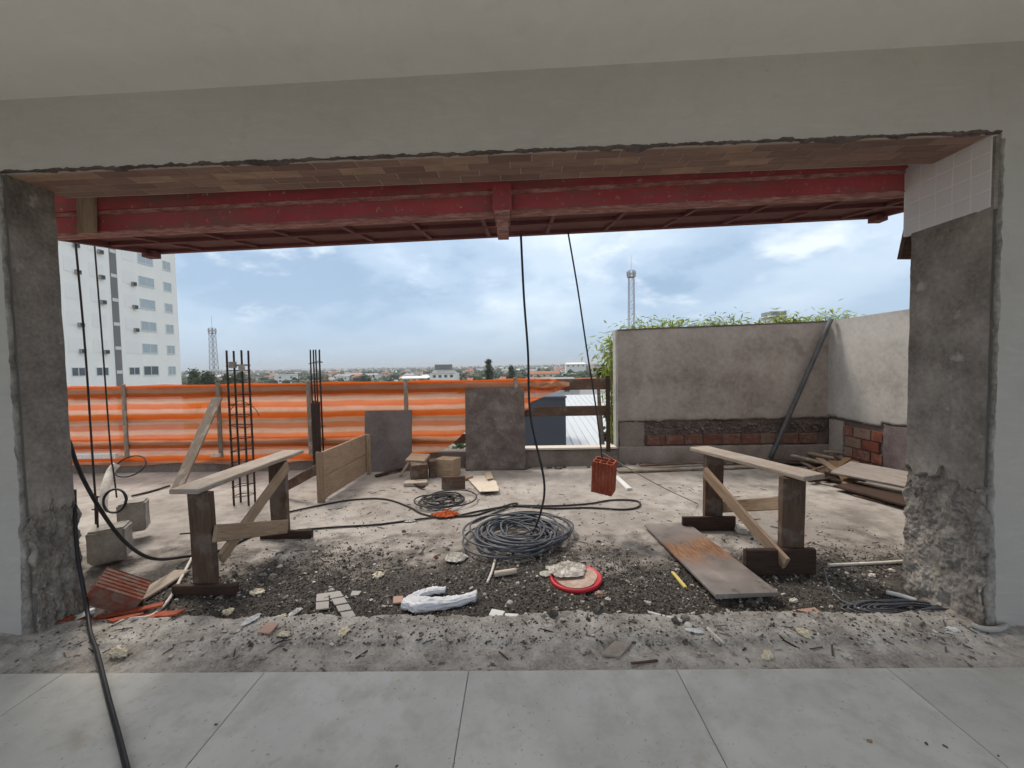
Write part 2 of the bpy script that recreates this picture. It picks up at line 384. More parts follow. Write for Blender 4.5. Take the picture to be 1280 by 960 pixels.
def rustpanel():
    m = NT('rust_stained_board'); v = m.coord(rnd=False); a = m.noise(v, 4, 6, 0.65); st = m.noise(m.coord((2, 22, 2), False), 4, 5, 0.6, 0.8)
    c = m.ramp(a, [(0.3, (0.15, 0.128, 0.118)), (0.6, (0.25, 0.218, 0.203)), (0.75, (0.35, 0.315, 0.295))])
    x = m.sep(v)
    q = m.math('SUBTRACT', 0.27, m.math('ABSOLUTE', m.math('SUBTRACT', x[0], -0.05)))
    q = m.math('ADD', q, m.math('MULTIPLY', m.math('SUBTRACT', a, 0.5), 0.9))
    c = m.mix(m.ramp(q, [(0.0, 0.0), (0.22, 0.85)]), c, m.ramp(st, [(0.38, (0.13, 0.055, 0.025)), (0.62, (0.36, 0.175, 0.075))]))
    c = m.mix(m.ramp(m.noise(v, 18, 5, 0.7), [(0.62, 0.0), (0.72, 0.7)]), c, (0.42, 0.39, 0.36))
    m.color(c).rough(m.ramp(a, [(0.35, 0.22), (0.65, 0.6)])).bump(st, 0.2, 0.004); return m.m
M['rust_panel'] = rustpanel()
def fabric():
    m = NT('orange_safety_netting'); v = m.coord(rnd=False); x = m.sep(v)
    wob = m.noise(v, 2.2, 3); z = m.math('ADD', x[2], m.math('MULTIPLY', wob, 0.05))
    t = m.math('FRACT', m.math('MULTIPLY', z, 6.2))
    c = m.ramp(t, [(0.0, (0.95, 0.17, 0.025)), (0.38, (0.95, 0.23, 0.045)), (0.52, (0.93, 0.53, 0.36)), (0.84, (0.93, 0.49, 0.31)), (0.95, (0.95, 0.17, 0.025))])
    g = m.noise(v, 5, 4); c = m.mix(m.ramp(g, [(0.5, 0.0), (0.8, 0.25)]), c, (0.66, 0.13, 0.035))
    wv_ = m.noise(m.coord((1, 1, 14), False), 9, 3); c = m.mix(m.ramp(wv_, [(.45, 0.), (.7, .2)]), c, (.60, .12, .03))
    m.color(c).rough(0.9)
    tr = m.n.new('ShaderNodeBsdfTranslucent'); m.l.new(c, tr.inputs['Color'])
    mx = m.n.new('ShaderNodeMixShader'); mx.inputs[0].default_value = 0.6
    m.l.new(m.b.outputs[0], mx.inputs[1]); m.l.new(tr.outputs[0], mx.inputs[2])
    tp_ = m.n.new('ShaderNodeBsdfTransparent'); m2 = m.n.new('ShaderNodeMixShader'); m2.inputs[0].default_value = 0.15   # the open weave
    m.l.new(mx.outputs[0], m2.inputs[1]); m.l.new(tp_.outputs[0], m2.inputs[2]); m.l.new(m2.outputs[0], m.out.inputs[0])
    return m.m
M['orange'] = fabric()
M['rebar'] = plain('rusty_rebar', (0.055, 0.036, 0.03), 0.8, 0.4, 20)
M['cable'] = plain('black_cable', (0.028, 0.028, 0.030), 0.5, 0.3, 6)
M['cable_grey'] = plain('dusty_grey_cable', (0.10, 0.105, 0.12), 0.5, 0.45, 5)
M['rope'] = plain('pale_rope', (0.40, 0.34, 0.27), 0.9, 0.2, 40)
M['rope_dark'] = plain('dark_rope', (0.05, 0.047, 0.042), 0.85, 0.3, 40)
M['block'] = stone('cast_concrete', [(0.20, 0.18, 0.16), (0.33, 0.305, 0.275), (0.43, 0.405, 0.37)], 5, 0.5, 0.93, 50, 0.008)
M['white'] = plain('white_plastic', (0.72, 0.72, 0.71), 0.5, 0.08, 9)
M['bag'] = plain('white_bag_film', (0.70, 0.71, 0.75), 0.42, 0.08, 9)
M['redplastic'] = plain('red_plastic', (0.58, 0.035, 0.05), 0.42, 0.2, 7, spec=0.4)
M['foam'] = stone('expanding_foam', [(0.55, 0.45, 0.30), (0.76, 0.68, 0.52), (0.86, 0.80, 0.67)], 14, 0.8, 0.95, 60, 0.01)
M['foam_white'] = stone('pale_crumb', [(0.50, 0.46, 0.40), (0.66, 0.62, 0.56), (0.78, 0.75, 0.70)], 14, 0.8, 0.95, 60, 0.01)
M['paper'] = stone('crumpled_paper', [(0.50, 0.46, 0.40), (0.66, 0.62, 0.55), (0.76, 0.73, 0.67)], 7, 0.3, 0.9, 40, 0.006)
M['tile_grey'] = plain('grey_mosaic', (0.36, 0.34, 0.32), 0.6, 0.12, 9)
M['tile_pink'] = plain('pinkish_tile', (0.42, 0.27, 0.22), 0.7, 0.15, 9)
M['tile_back'] = stone('tile_back_ridges', [(0.2, 0.17, 0.15), (0.3, 0.26, 0.23), (0.38, 0.33, 0.3)], 8, 0.3, 0.9, 40)
M['card'] = plain('cardboard', (0.46, 0.37, 0.27), 0.9, 0.15, 6)
M['card_pale'] = plain('pale_cardboard', (0.60, 0.52, 0.43), 0.9, 0.12, 6)
M['orange_rag'] = plain('orange_rag', (0.55, 0.12, 0.04), 0.9, 0.3, 12)
M['steel'] = plain('dull_steel_pipe', (0.085, 0.085, 0.09), 0.6, 0.35, 8, metal=0.1)
M['alu'] = plain('dull_aluminium', (.42, .41, .39), .5, .2, 8)
M['yellow'] = plain('yellow_stick', (0.62, 0.50, 0.16), 0.7, 0.2, 9)

# ------------------------------------------------------------------ the room: floor, ceiling, wall
WY0, WY1 = 2.31, 2.64                        # inner and outer face of the wall with the opening
XL, XR = -2.855, 2.595                        # opening
def lint(x): return 2.662 + 0.0145 * x       # underside of the lintel
def ceil_z(x): return 3.085 + 0.028 * x
RX0, RX1, RY0 = -6.2, 5.6, -0.7  # unseen back left open and ceiling cut short to let skylight in
grout = MB().box(RX0, RX1, -6.0, 1.982, -0.2, -0.004).build('floor', M['grout']); tag(grout, kind='structure')  # runs on unseen past the ceiling's end to bounce light up
jx = [fl(332.7, 838.3, 0).x, fl(586, 838, 0).x, fl(846.4, 837.5, 0).x]
TW = (jx[2] - jx[0]) / 2; TE = fl(586, 838, 0).y
tile_me = None
def bevel_box(sx, sy, sz, b, mat):
    bm = bmesh.new(); bmesh.ops.create_cube(bm, size=1.0)
    for v in bm.verts: v.co = Vector((v.co.x * sx, v.co.y * sy, v.co.z * sz))
    bmesh.ops.bevel(bm, geom=list(bm.edges), offset=b, segments=1, affect='EDGES', profile=0.5)
    me = bpy.data.meshes.new('piece'); bm.to_mesh(me); bm.free(); me.materials.append(mat); return me
tile_me = bevel_box(TW - 0.004, TW - 0.004, 0.012, 0.0015, M['tile'])
for i in range(-5, 6):
    x0 = jx[1] + i * TW
    if x0 + TW < RX0 or x0 > RX1: continue
    for j in range(7):
        put('floor_tile', tile_me, grout, Matrix.Translation((x0 + TW / 2, TE - TW * (j + 0.5), -0.006)))
cm = MB()
cm.hexa([(RX0, RY0, ceil_z(RX0)), (RX1, RY0, ceil_z(RX1)), (RX1, WY0 + .1, ceil_z(RX1)), (RX0, WY0 + .1, ceil_z(RX0)),
         (RX0, RY0, 3.7), (RX1, RY0, 3.7), (RX1, WY0 + .1, 3.7), (RX0, WY0 + .1, 3.7)])
tag(cm.build('ceiling', M['ceiling']), kind='structure')
# the wall: lintel, two piers; the ends of the lintel stop at the piers
wl_ = thing('interior_wall', 'off-white painted wall with the wide broken-out opening to the terrace', 'wall', (0, WY0, 0))
def lintel():
    m = MB(); x0, x1 = RX0, RX1
    m.hexa([(XL, WY0, lint(XL)), (XR, WY0, lint(XR)), (XR, WY1, lint(XR) + .006), (XL, WY1, lint(XL) + .006),
            (XL, WY0, 4.4), (XR, WY0, 4.4), (XR, WY1, 4.4), (XL, WY1, 4.4)])
    return m.build('lintel', M['wall'], wl_)
lintel()
MB().box(RX0, XL, WY0, WY0 + .24, -0.12, 4.4).build('pier', M['wall'], wl_)
MB().box(XR, RX1, WY0, WY0 + .48, -0.12, 4.4).build('pier', M['wall'], wl_)
MB().box(RX0 - .2, RX0, RY0, WY0, -0.2, 3.7).build('side_wall', M['wall'], wl_)
MB().box(RX1, RX1 + .2, RY0, WY0, -0.2, 3.7).build('side_wall', M['wall'], wl_)

# rough grid surface helper: maps (u,v) to a point, displaced along n
def rough_sheet(name, P, nu, nv, disp, mat, parent, flip=False):
    v, f = [], []
    for j in range(nv + 1):
        for i in range(nu + 1):
            u, w = i / nu, j / nv
            v.append(P(u, w, disp(u, w)))
    for j in range(nv):
        for i in range(nu):
            a = j * (nu + 1) + i; q = (a, a + 1, a + nu + 2, a + nu + 1)
            f.append(q[::-1] if flip else q)
    return put(name, mesh(name, v, f, mat, True), parent)
def fb(x, y, z, o=4): return mn.fractal(Vector((x, y, z)), 1.0, 2.1, o)
# crumbling mortar along the lower edge of the lintel
def lintel_edge():
    m = MB(); n = 420; prev = None; v, f = [], []
    for i in range(n + 1):
        x = XL + (XR - XL) * i / n; z = lint(x)
        d = max(.002, 0.003 + 0.016 * fb(x * 8, 0, 3) + 0.030 * max(0, fb(x * 2.6, 5, 1) - .05) + .006 * fb(x * 30, 1, 1))
        k = 0.004 + 0.010 * abs(fb(x * 14, 7, 1))
        v += [(x, WY0 - k * .6, z + 0.006 + .012 * fb(x * 12, 2, 2) + .006 * fb(x * 40, 2, 2)), (x, WY0 - k, z - d * .5), (x, WY0 + 0.012, z - d), (x, WY0 + 0.05 + .02 * fb(x * 11, 3, 3), z + 0.004)]
    for i in range(n):
        for k in range(3):
            a = i * 4 + k; f.append((a, a + 4, a + 5, a + 1))
    return put('broken_edge', mesh('broken_edge', v, f, M['mortar_dark']), wl_)
lintel_edge()

# left reveal: bare concrete above, hacked mortar below
def reveal(side, name, xf, y0, y1, ztop, zbreak, label):
    t = thing(name, label, 'column', (xf, (y0 + y1) / 2, -0.08))
    sgn = 1 if side == 'L' else -1
    def zb(u): return zbreak + 0.05 * fb(u * 3.3, 0, 9) + .035 * fb(u * 9, 1, 2) + .012 * fb(u * 34, 1, 5)
    def P(u, w, d):
        lo = zb(u) - .012
        if w == 0: d = .004
        return (xf + sgn * d, y0 + (y1 - y0) * u, lo + (ztop - lo) * w)
    def up(u, w):
        lip = max(0, 1 - w * 22)                                     # the render breaks off in a thick crumbling lip
        return 0.028 + 0.003 * fb(u * 3, w * 9, 1) + 0.0035 * max(0, fb(u * 7, w * 30, 4)) + lip * (.006 + .012 * fb(u * 12, w * 60, 6))
    rough_sheet('smooth_face', P, 60, 150, up, M['concrete'], t, flip=(side == 'L'))
    v, f = [], []; nu, nv = 90, 170
    mean, foot = (0.020, .10) if side == 'L' else (0.004, .05)
    def Q(u, w):
        z = -0.10 + (zb(u) + .11) * w
        yy = y0 - 0.010 + (y1 - y0 + 0.03) * u
        d = mean + 0.026 * abs(fb(u * 3, z * 4, 2)) + 0.020 * fb(u * 6, z * 8, 5) + 0.012 * abs(fb(u * 14, z * 19, 7)) + 0.004 * fb(u * 45, z * 55, 7)
        d = max(-.02, d) + foot * max(0, .22 - z)
        yy += 0.02 * fb(z * 9, u * 3, 4) * (1 if u < .06 or u > .94 else .3)
        return (xf + sgn * max(d, .002), yy, z)
    for j in range(nv + 1):
        for i in range(nu + 1): v.append(Q(i / nu, j / nv))
    for j in range(nv):
        for i in range(nu):
            q_ = j * (nu + 1) + i; q = (q_, q_ + 1, q_ + nu + 2, q_ + nu + 1)
            f.append(q[::-1] if side == 'L' else q)
    put('hacked_mortar', mesh('hacked_mortar', v, f, M['rubble'], True), t)
    return t
def column_core(t, x0, x1, y0, y1, z1, mat):
    MB().box(x0, x1, y0, y1, -0.1, z1).build('core', mat, t)
colL = reveal('L', 'concrete_column', XL, WY0 + .004, WY0 + .25, 2.66, 0.68, 'dark bare concrete side of the opening on the left, hacked rough near the floor')
column_core(colL, XL - .3, XL + .004, WY0 + .245, WY0 + .262, 2.66, M['concrete'])
colR = reveal('R', 'concrete_column', XR, WY0 + .004, WY0 + .47, 2.31, 0.78, 'grey bare concrete side of the opening on the right, under white square tiles')
column_core(colR, XR - .002, XR + .3, WY0 + .47, WY0 + .482, 2.32, M['concrete'])
# ragged paint edge beside both reveals
def paint_edge(x, sgn, ztop):
    v, f = [], []; n = 150
    for i in range(n + 1):
        z = -0.05 + (ztop + .05) * i / n
        low = max(0, .8 - z) * .05
        w = 0.012 + low + 0.012 * abs(fb(z * 6, x, 1)) + 0.006 * fb(z * 25, x, 5)
        v += [(x + sgn * 0.004, WY0 + .012, z), (x + sgn * 0.002, WY0 - .005 - .004 * abs(fb(z * 20, 3, x)), z), (x - sgn * w, WY0 - 0.003, z)]
    for i in range(n):
        for k in range(2):
            a = i * 3 + k; f.append((a, a + 1, a + 4, a + 3))
    return put('chipped_edge', mesh('chipped_edge', v, f, M['rubble'], True), wl_)
paint_edge(XL, 1, 2.66); paint_edge(XR, -1, 2.66)
# white square tiles on the right reveal
TZ0 = 2.305; ts = 0.1
MB().box(XR - .0262, XR - .001, WY0 + .004, WY0 + .0175, TZ0 - .01, lint(XR) - .02).build('tile_backing', M['concrete'], colR)
bed = MB().box(XR - .026, XR + .002, WY0 + .018, WY0 + .53, TZ0 + .001, 2.95).build('tile_bed', M['tile_bed'], colR)
tm = bevel_box(0.008, ts - 0.006, ts - 0.006, 0.0015, M['white_tile'])
for j in range(5):
    for i in range(5):
        if TZ0 + ts * (j + .5) > lint(XR) - .04 and i < 3: continue
        put('wall_tile', tm, colR, Matrix.Translation((XR - .0235 + random.uniform(-.0006, .0006), WY0 + .02 + ts * (i + .5), TZ0 + ts * (j + .5))))
tm2 = bevel_box(0.008, ts - 0.006, 0.045, 0.0015, M['white_tile'])
for i in range(3):
    put('wall_tile', tm2, colR, Matrix.Translation((XR - .0235, WY0 + .02 + ts * (i + .5), TZ0 + 0.4 - .003 + .027)))
# brick slips glued under the lintel
sl = thing('brick_slip_soffit', 'row of reddish brown brick slips under the lintel of the opening', 'soffit', (0, WY1, 2.68))
RW = 0.078; BL = 0.245
slm = bevel_box(BL - .006, RW - .006, 0.014, 0.002, M['slip'])
tilt = Matrix.Rotation(-math.atan(0.0145), 4, 'Y')
bm_ = MB(); bm_.hexa([(XL, WY0 + .012, lint(XL) - .009), (XR - .03, WY0 + .012, lint(XR) - .009), (XR - .03, WY1 + .01, lint(XR) - .009), (XL, WY1 + .01, lint(XL) - .009),
                      (XL, WY0 + .012, lint(XL) - .001), (XR - .03, WY0 + .012, lint(XR) - .001), (XR - .03, WY1 + .01, lint(XR) - .001), (XL, WY1 + .01, lint(XL) - .001)])
bm_.build('mortar_bed', plain('slip_mortar', (0.40, 0.34, 0.29), 0.95), sl)
for r_ in range(4):
    y = WY0 + 0.02 + RW * (r_ + .5)
    x = XL + 0.01 - BL * [0, .5, .25, .75][r_]
    while x < XR:
        xa, xb = max(x, XL + .005), min(x + BL, XR - .035)
        if xb - xa > .04:
            full = abs((xb - xa) - BL) < 1e-4
            me = slm if full else bevel_box(xb - xa - .006, RW - .006, .014, .002, M['slip'])
            put('brick', me, sl, Matrix.Translation(((xa + xb) / 2, y, lint((xa + xb) / 2) - .0045 + random.uniform(-.0012, .0012))) @ tilt)
        x += BL

# ------------------------------------------------------------------ threshold, terrace, gravel
def bumps(x, y):
    return 0.010 * fb(x * 5, y * 5, 0) + 0.006 * fb(x * 17, y * 17, 3)
def tz(x, y):
    z = -0.06 + 0.004 * fb(x * 1.5, y * 1.5, 1)
    d = max(0.0, min(1.0, (3.7 - y) / 1.0))                         # rougher towards the threshold
    return z + d * (1.3 * bumps(x, y) + .022 * max(0, fb(x * 1.6, y * 2.4, 8)) - 0.010)
def grid(name, x0, x1, y0, y1, st, zf, mat, skirt=0.15):
    nx, ny = int((x1 - x0) / st), int((y1 - y0) / st); v, f = [], []
    for j in range(ny + 1):
        for i in range(nx + 1):
            x, y = x0 + (x1 - x0) * i / nx, y0 + (y1 - y0) * j / ny
            v.append((x, y, zf(x, y)))
    for j in range(ny):
        for i in range(nx):
            a = j * (nx + 1) + i; f.append((a, a + 1, a + nx + 2, a + nx + 1))
    o = put(name, mesh(name, v, f, mat, True)); return tag(o, kind='structure')
grid('terrace_floor', -3.9, 5.05, 2.38, 6.52, 0.025, tz, M['slab'])
grid('terrace_floor', -11, -3.85, 2.2, 6.5, 0.1, lambda x, y: -0.062, M['slab'])
tag(MB().box(-11, 5.3, 1.99, 6.7, -0.5, -0.13).build('terrace_base', M['block']), kind='structure')
def strip_z(x, y):
    e = 2.49 + 0.035 * fb(x * 1.7, 1, 4) + .02 * fb(x * 7, 2, 2)     # ragged outer edge
    t = max(0, min(1, (e - y) / 0.035)); t = t * t * (3 - 2 * t)
    r = 0.016 * max(0, min(1, (2.19 + .02 * fb(x * 2, 3, 3) - y) / -0.03))  # a second lift further out
    top = -0.022 + r + 0.008 * fb(x * 6, y * 9, 2) + 0.005 * fb(x * 22, y * 22, 5) + .004 * fb(x * 60, y * 60, 1)
    return -0.085 + (top + 0.085) * t
grid('threshold', -3.3, 3.3, 1.983, 2.56, 0.009, strip_z, M['screed'])
def ground(x, y): return max(tz(x, y), strip_z(x, y) if 1.983 < y < 2.56 else -1)

def gravel():
    rg = random.Random(11); v, f, tone = [], [], []
    def dens(x, y):
        b = 0.5 + 0.5 * fb(x * 1.3, y * 1.3, 6)
        d = max(0, min(1, (3.55 + .5 * fb(x * .9, 2, 1) - y) / .55)) * (0.55 + .75 * b)
        if y < 2.5: d *= .16
        if x < -1.7: d *= .6
        if x > 1.9: d *= .8
        return d
    n = 0
    while n < 26000:
        y = 2.2 + (rg.random() ** 1.25) * 2.6; x = rg.uniform(-2.75, 3.2)
        dd = dens(x, y)
        if y > 3.3: dd = max(dd, 0.018 if y < 4.6 else .006)
        if rg.random() > dd: continue
        if not (XL + .05 < x < XR - .05) and y < 2.9: continue
        s = 0.0035 + 0.0075 * rg.random() ** 2.6
        if rg.random() < .02: s *= 2.0
        z = ground(x, y) + s * .25
        q = Matrix.Rotation(rg.uniform(0, 6.3), 3, 'Z') @ Matrix.Rotation(rg.uniform(-.5, .5), 3, 'X')
        sx, sy, sz = s * rg.uniform(.7, 1.4), s * rg.uniform(.55, 1.1), s * rg.uniform(.4, .9)
        b = len(v)
        for p in ((1, 0, 0), (.1, 1, .2), (-1, .2, 0), (-.2, -1, .1), (.2, .1, 1), (0, 0, -1)):
            w = q @ Vector((p[0] * sx * rg.uniform(.7, 1.2), p[1] * sy * rg.uniform(.7, 1.2), p[2] * sz))
            v.append((x + w.x, y + w.y, z + w.z))
        f += [(b, b + 1, b + 4), (b + 1, b + 2, b + 4), (b + 2, b + 3, b + 4), (b + 3, b, b + 4), (b + 1, b, b + 5), (b + 2, b + 1, b + 5), (b + 3, b + 2, b + 5), (b, b + 3, b + 5)]
        t = rg.random() ** 1.7 * .86
        if rg.random() < .04: t = 1.0
        if y < 2.48: t = min(1, t + .3)
        tone += [t] * 8; n += 1
    cl = [(rg.uniform(-2.3, 2.4), rg.uniform(2.2, 3.6)) for _ in range(16)]
    for k in range(300):                                            # broken mortar in loose clusters
        cx, cy = rg.choice(cl); x, y = cx + rg.gauss(0, .28), cy + rg.gauss(0, .13)
        if not (XL + .12 < x < XR - .12) or not 2.12 < y < 4.2: continue
        s = rg.uniform(.008, .020) * (1.6 if rg.random() < .12 else 1); q = Matrix.Rotation(rg.uniform(0, 6.3), 3, 'Z') @ Matrix.Rotation(rg.uniform(-.6, .6), 3, 'X'); b = len(v); z = ground(x, y) + s * .3
        for p in ((-1, -.7, -.5), (.9, -.8, -.5), (1, .7, -.5), (-.8, .8, -.5), (-.7, -.5, .5), (.6, -.6, .6), (.7, .5, .35), (-.6, .6, .55)):
            w = q @ Vector([c_ * s * rg.uniform(.65, 1.2) for c_ in p]); v.append((x + w.x, y + w.y, z + w.z))
        f += [(b + 4, b + 5, b + 6, b + 7), (b, b + 1, b + 5, b + 4), (b + 1, b + 2, b + 6, b + 5), (b + 2, b + 3, b + 7, b + 6), (b + 3, b, b + 4, b + 7)]
        tone += [rg.uniform(.35, .92)] * 5
    for k in range(620):                                            # pale flecks and dark splinters
        x, y = rg.uniform(-2.6, 3.0), 2.12 + rg.random() ** 1.5 * 3.3
        if not (XL + .08 < x < XR - .08) and y < 2.9: continue
        z = ground(x, y) + .004; a = rg.uniform(0, 6.3); spl = rg.random() < .4
        l_, w_ = (rg.uniform(.015, .045), rg.uniform(.002, .005)) if spl else (rg.uniform(.006, .018), rg.uniform(.004, .012))
        d, e = Vector((math.cos(a), math.sin(a), rg.uniform(-.1, .25))) * l_, Vector((-math.sin(a), math.cos(a), rg.uniform(-.2, .2))) * w_
        c = Vector((x, y, z)); b = len(v); u = Vector((0, 0, .004))
        for p in (c - d - e, c + d - e * .6, c + d * .9 + e, c - d * .8 + e * .8): v.append(tuple(p))
        for p in (c - d - e, c + d - e * .6, c + d * .9 + e, c - d * .8 + e * .8): v.append(tuple(p + u))
        f += [(b + 4, b + 5, b + 6, b + 7), (b, b + 1, b + 5, b + 4), (b + 1, b + 2, b + 6, b + 5), (b + 2, b + 3, b + 7, b + 6), (b + 3, b, b + 4, b + 7)]
        tone += [rg.uniform(.0, .7) if spl else rg.uniform(.7, 1.0)] * 5
    me = mesh('gravel', v, f, M['chips'])
    a = me.attributes.new('tone', 'FLOAT', 'FACE'); a.data.foreach_set('value', tone)
    tag(put('gravel', me), 'loose dark gravel and rubble crumbs strewn before the threshold', 'gravel', kind='stuff')
gravel()

# ------------------------------------------------------------------ parapets with exposed brick
WA, WB = Vector((at(772, 500, 6.5).x, 6.5, 0)), Vector((at(1036, 500, 6.45).x, 6.45, 0))   # back parapet line (left end, corner)
WTOP = 2.01
WTOP2 = 2.075                                  # the coping climbs a little towards the corner
M['kerb2'] = stone('damp_render', [(.13,.10,.088),(.21,.175,.155),(.28,.24,.215)], 2.5, .5)
def ragged(name, x0, x1, z0, z1, y0, y1, mat, parent, Mx, seed, amp=.014):
    n = 34; o = []
    def e(x, z): return (x + amp * fb(x * 9, z * 9, seed) + .5 * amp * fb(x * 40, z * 40, seed), z + amp * fb(x * 9, z * 9, seed + 7) + .5 * amp * fb(x * 40, z * 40, seed + 3))
    for k in range(n): o.append(e(x0 + (x1 - x0) * k / n, z0))
    for k in range(n): o.append(e(x1, z0 + (z1 - z0) * k / n))
    for k in range(n): o.append(e(x1 + (x0 - x1) * k / n, z1))
    for k in range(n): o.append(e(x0, z1 + (z0 - z1) * k / n))
    N = len(o); v = [(a, y0, b) for a, b in o] + [(a, y1, b) for a, b in o]
    f = [tuple(range(N))] + [(i, i + N, (i + 1) % N + N, (i + 1) % N) for i in range(N)]
    return put(name, mesh(name, v, f, mat), parent, Mx)
def parapet_back():
    t = thing('parapet_wall', 'tall brownish plastered back parapet with a strip of bare bricks at its foot', 'wall', (WA + WB) / 2)
    d = (WB - WA); L = d.length; ang = math.atan2(d.y, d.x)
    Mx = Matrix.Translation(WA) @ Matrix.Rotation(ang, 4, 'Z')       # local x along the wall, y outwards
    # upper plaster with a ragged lower edge, front face modelled as a sheet over a core
    nx = 150; v, f = [], []
    def low(x): return 0.60 + 0.018 * fb(x * 4, 0, 2) + .014 * fb(x * 15, 1, 1) + 0.02 * x / L
    rows = [0, .02, .05, .12, .3, .5, .7, .85, 1]
    for q in rows:
        for i in range(nx + 1):
            x = L * i / nx; z = low(x) + (WTOP + (WTOP2 - WTOP) * x / L - low(x)) * q
            v.append((x, -0.032 + (.006 if q == 0 else 0) + .0035 * fb(x * 2, z * 2, 3), z))
    base = len(v)
    for i in range(nx + 1): v.append((L * i / nx, 0.0, low(L * i / nx)))
    for j in range(len(rows) - 1):
        for i in range(nx):
            a = j * (nx + 1) + i; f.append((a, a + 1, a + nx + 2, a + nx + 1))
    for i in range(nx): f.append((i, base + i, base + i + 1, i + 1))
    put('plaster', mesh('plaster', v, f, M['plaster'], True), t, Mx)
    MB().box(-0.0, L + .15, 0.0, 0.14, -0.1, WTOP - .004).build('core', M['mortar_dark'], t, M=Mx)
    MB().box(-0.035, 0.0, -0.035, 0.16, -0.08, WTOP + .004).build('end_plaster', M['plaster_pale'], t, M=Mx)
    MB().hexa([(0, -.04, WTOP), (L, -.04, WTOP2), (L, .16, WTOP2), (0, .16, WTOP), (0, -.04, WTOP + .018), (L, -.04, WTOP2 + .018), (L, .16, WTOP2 + .018), (0, .16, WTOP + .018)]).build('top_edge', M['mortar_dark'], t, M=Mx)
    # plastered foot
    n2 = 60; v, f = [], []
    for i in range(n2 + 1):
        x = L * i / n2; h = 0.20 + .012 * fb(x * 5, 4, 4)
        for (y, z) in ((-.05 + .004 * fb(x * 3, 1, 7), -0.09), (-.048 + .004 * fb(x * 4, 2, 8), h - .02), (-0.03, h), (0.0, h + .004)): v.append((x, y, z))
    for i in range(n2):
        for k in range(3):
            a = i * 4 + k; f.append((a, a + 4, a + 5, a + 1))
    put('foot', mesh('foot', v, f, M['kerb2'], True), t, Mx)
    # left pier of old plaster beside the bricks
    ragged('old_plaster', .02, .40, .19, .585, -.030, .001, M['kerb2'], t, Mx, 3, .018)
    bw, bh = 0.29, 0.165
    bme = bevel_box(bw - .018, 0.03, bh - .015, 0.006, M['brick_dusty'])
    for r_, z in enumerate((0.30,)):
        x = 0.44 + (0.14 if r_ else 0)
        while x + bw < L - .02:
            put('brick', bme, t, Mx @ Matrix.Translation((x + bw / 2, -0.004 + random.uniform(-.004, .003), z)) @ Matrix.Rotation(random.uniform(-.012, .012), 4, 'Y'))
            x += bw
    # crumbling mortar course under the plaster edge
    m = MB(); rg = random.Random(5)
    for i in range(420):
        x = rg.uniform(0.05, L - .05); s = rg.uniform(.008, .03)
        m.box(-s, s, -s * .7, s * .3, -s * .5, s * .5, Matrix.Translation((x, -.002, rg.uniform(.40, .57))) @ Matrix.Rotation(rg.uniform(0, 3), 4, 'X') @ Matrix.Rotation(rg.uniform(0, 3), 4, 'Z'))
    m.build('mortar_crumbs', M['mortar_dark'], t, M=Mx)
    return t
parapet_back()
def parapet_right():
    A = Vector((WB.x - .01, WB.y - .03, 0)); B = Vector((WB.x + .05, 2.9, 0))
    t = thing('parapet_wall', 'pale grey plastered side parapet on the right with red bricks bared low down', 'wall', (A + B) / 2)
    d = B - A; L = d.length; Mx = Matrix.Translation(A) @ Matrix.Rotation(math.atan2(d.y, d.x), 4, 'Z')   # local +y points away from the terrace
    v, f = [], []; nx = 120
    def low(x):
        z = 0.66 + .02 * fb(x * 4, 3, 2) + .012 * fb(x * 17, 1, 6) - 0.06 * min(1, x)
        return z + (0.07 if x > .92 else 0)
    rows = [0, .02, .05, .12, .3, .5, .7, .85, 1]
    for q in rows:
        for i in range(nx + 1):
            x = L * i / nx; z = low(x) + (WTOP2 + .02 * x / L - low(x)) * q
            v.append((x, -0.032 + (.006 if q == 0 else 0) + .003 * fb(x * 2, z * 2, 3), z))
    base = len(v)
    for i in range(nx + 1): v.append((L * i / nx, 0.0, low(L * i / nx)))
    for j in range(len(rows) - 1):
        for i in range(nx):
            a = j * (nx + 1) + i; f.append((a, a + 1, a + nx + 2, a + nx + 1))
    for i in range(nx): f.append((i, base + i, base + i + 1, i + 1))
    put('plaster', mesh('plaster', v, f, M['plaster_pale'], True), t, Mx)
    MB().box(0.02, L, 0.0, 0.14, -0.1, WTOP - .004).build('core', M['mortar_dark'], t, M=Mx)
    MB().hexa([(.02, -.03, WTOP2 + .001), (L, -.03, WTOP2 + .021), (L, .16, WTOP2 + .021), (.02, .16, WTOP2 + .001), (.02, -.03, WTOP2 + .016), (L, -.03, WTOP2 + .036), (L, .16, WTOP2 + .036), (.02, .16, WTOP2 + .016)]).build('top_edge', M['plaster_pale'], t, M=Mx)
    ragged('old_plaster', .03, .29, -.07, .60, -.026, .001, M['plaster'], t, Mx, 5)
    ragged('purplish_render', .96, L, -.07, .645, -.030, .001, stone('purplish_render', [(0.10, 0.075, 0.075), (0.16, 0.125, 0.125), (0.22, 0.18, 0.175)], 5, .4), t, Mx, 8, .02)
    bw, bh = 0.29, 0.15
    bme = bevel_box(bw - .02, 0.03, bh - .018, 0.004, M['brick_mid'])
    for r_ in range(4):
        x = 0.32 - (.14 if r_ % 2 else 0)
        while x < .93:
            xa, xb = max(x, .305), min(x + bw, .945)
            if xb - xa > .06:
                me = bme if xb - xa > bw - .001 else bevel_box(xb - xa - .02, .03, bh - .018, .004, M['brick_mid'])
                put('brick', me, t, Mx @ Matrix.Translation(((xa + xb) / 2, -0.006 + random.uniform(-.005, .003), 0.02 + bh * r_)))
            x += bw
    return t
parapet_right()
M['kerb'] = stone('kerb_render', [(.12,.095,.08),(.19,.155,.135),(.26,.22,.19)], 2.5, .5)
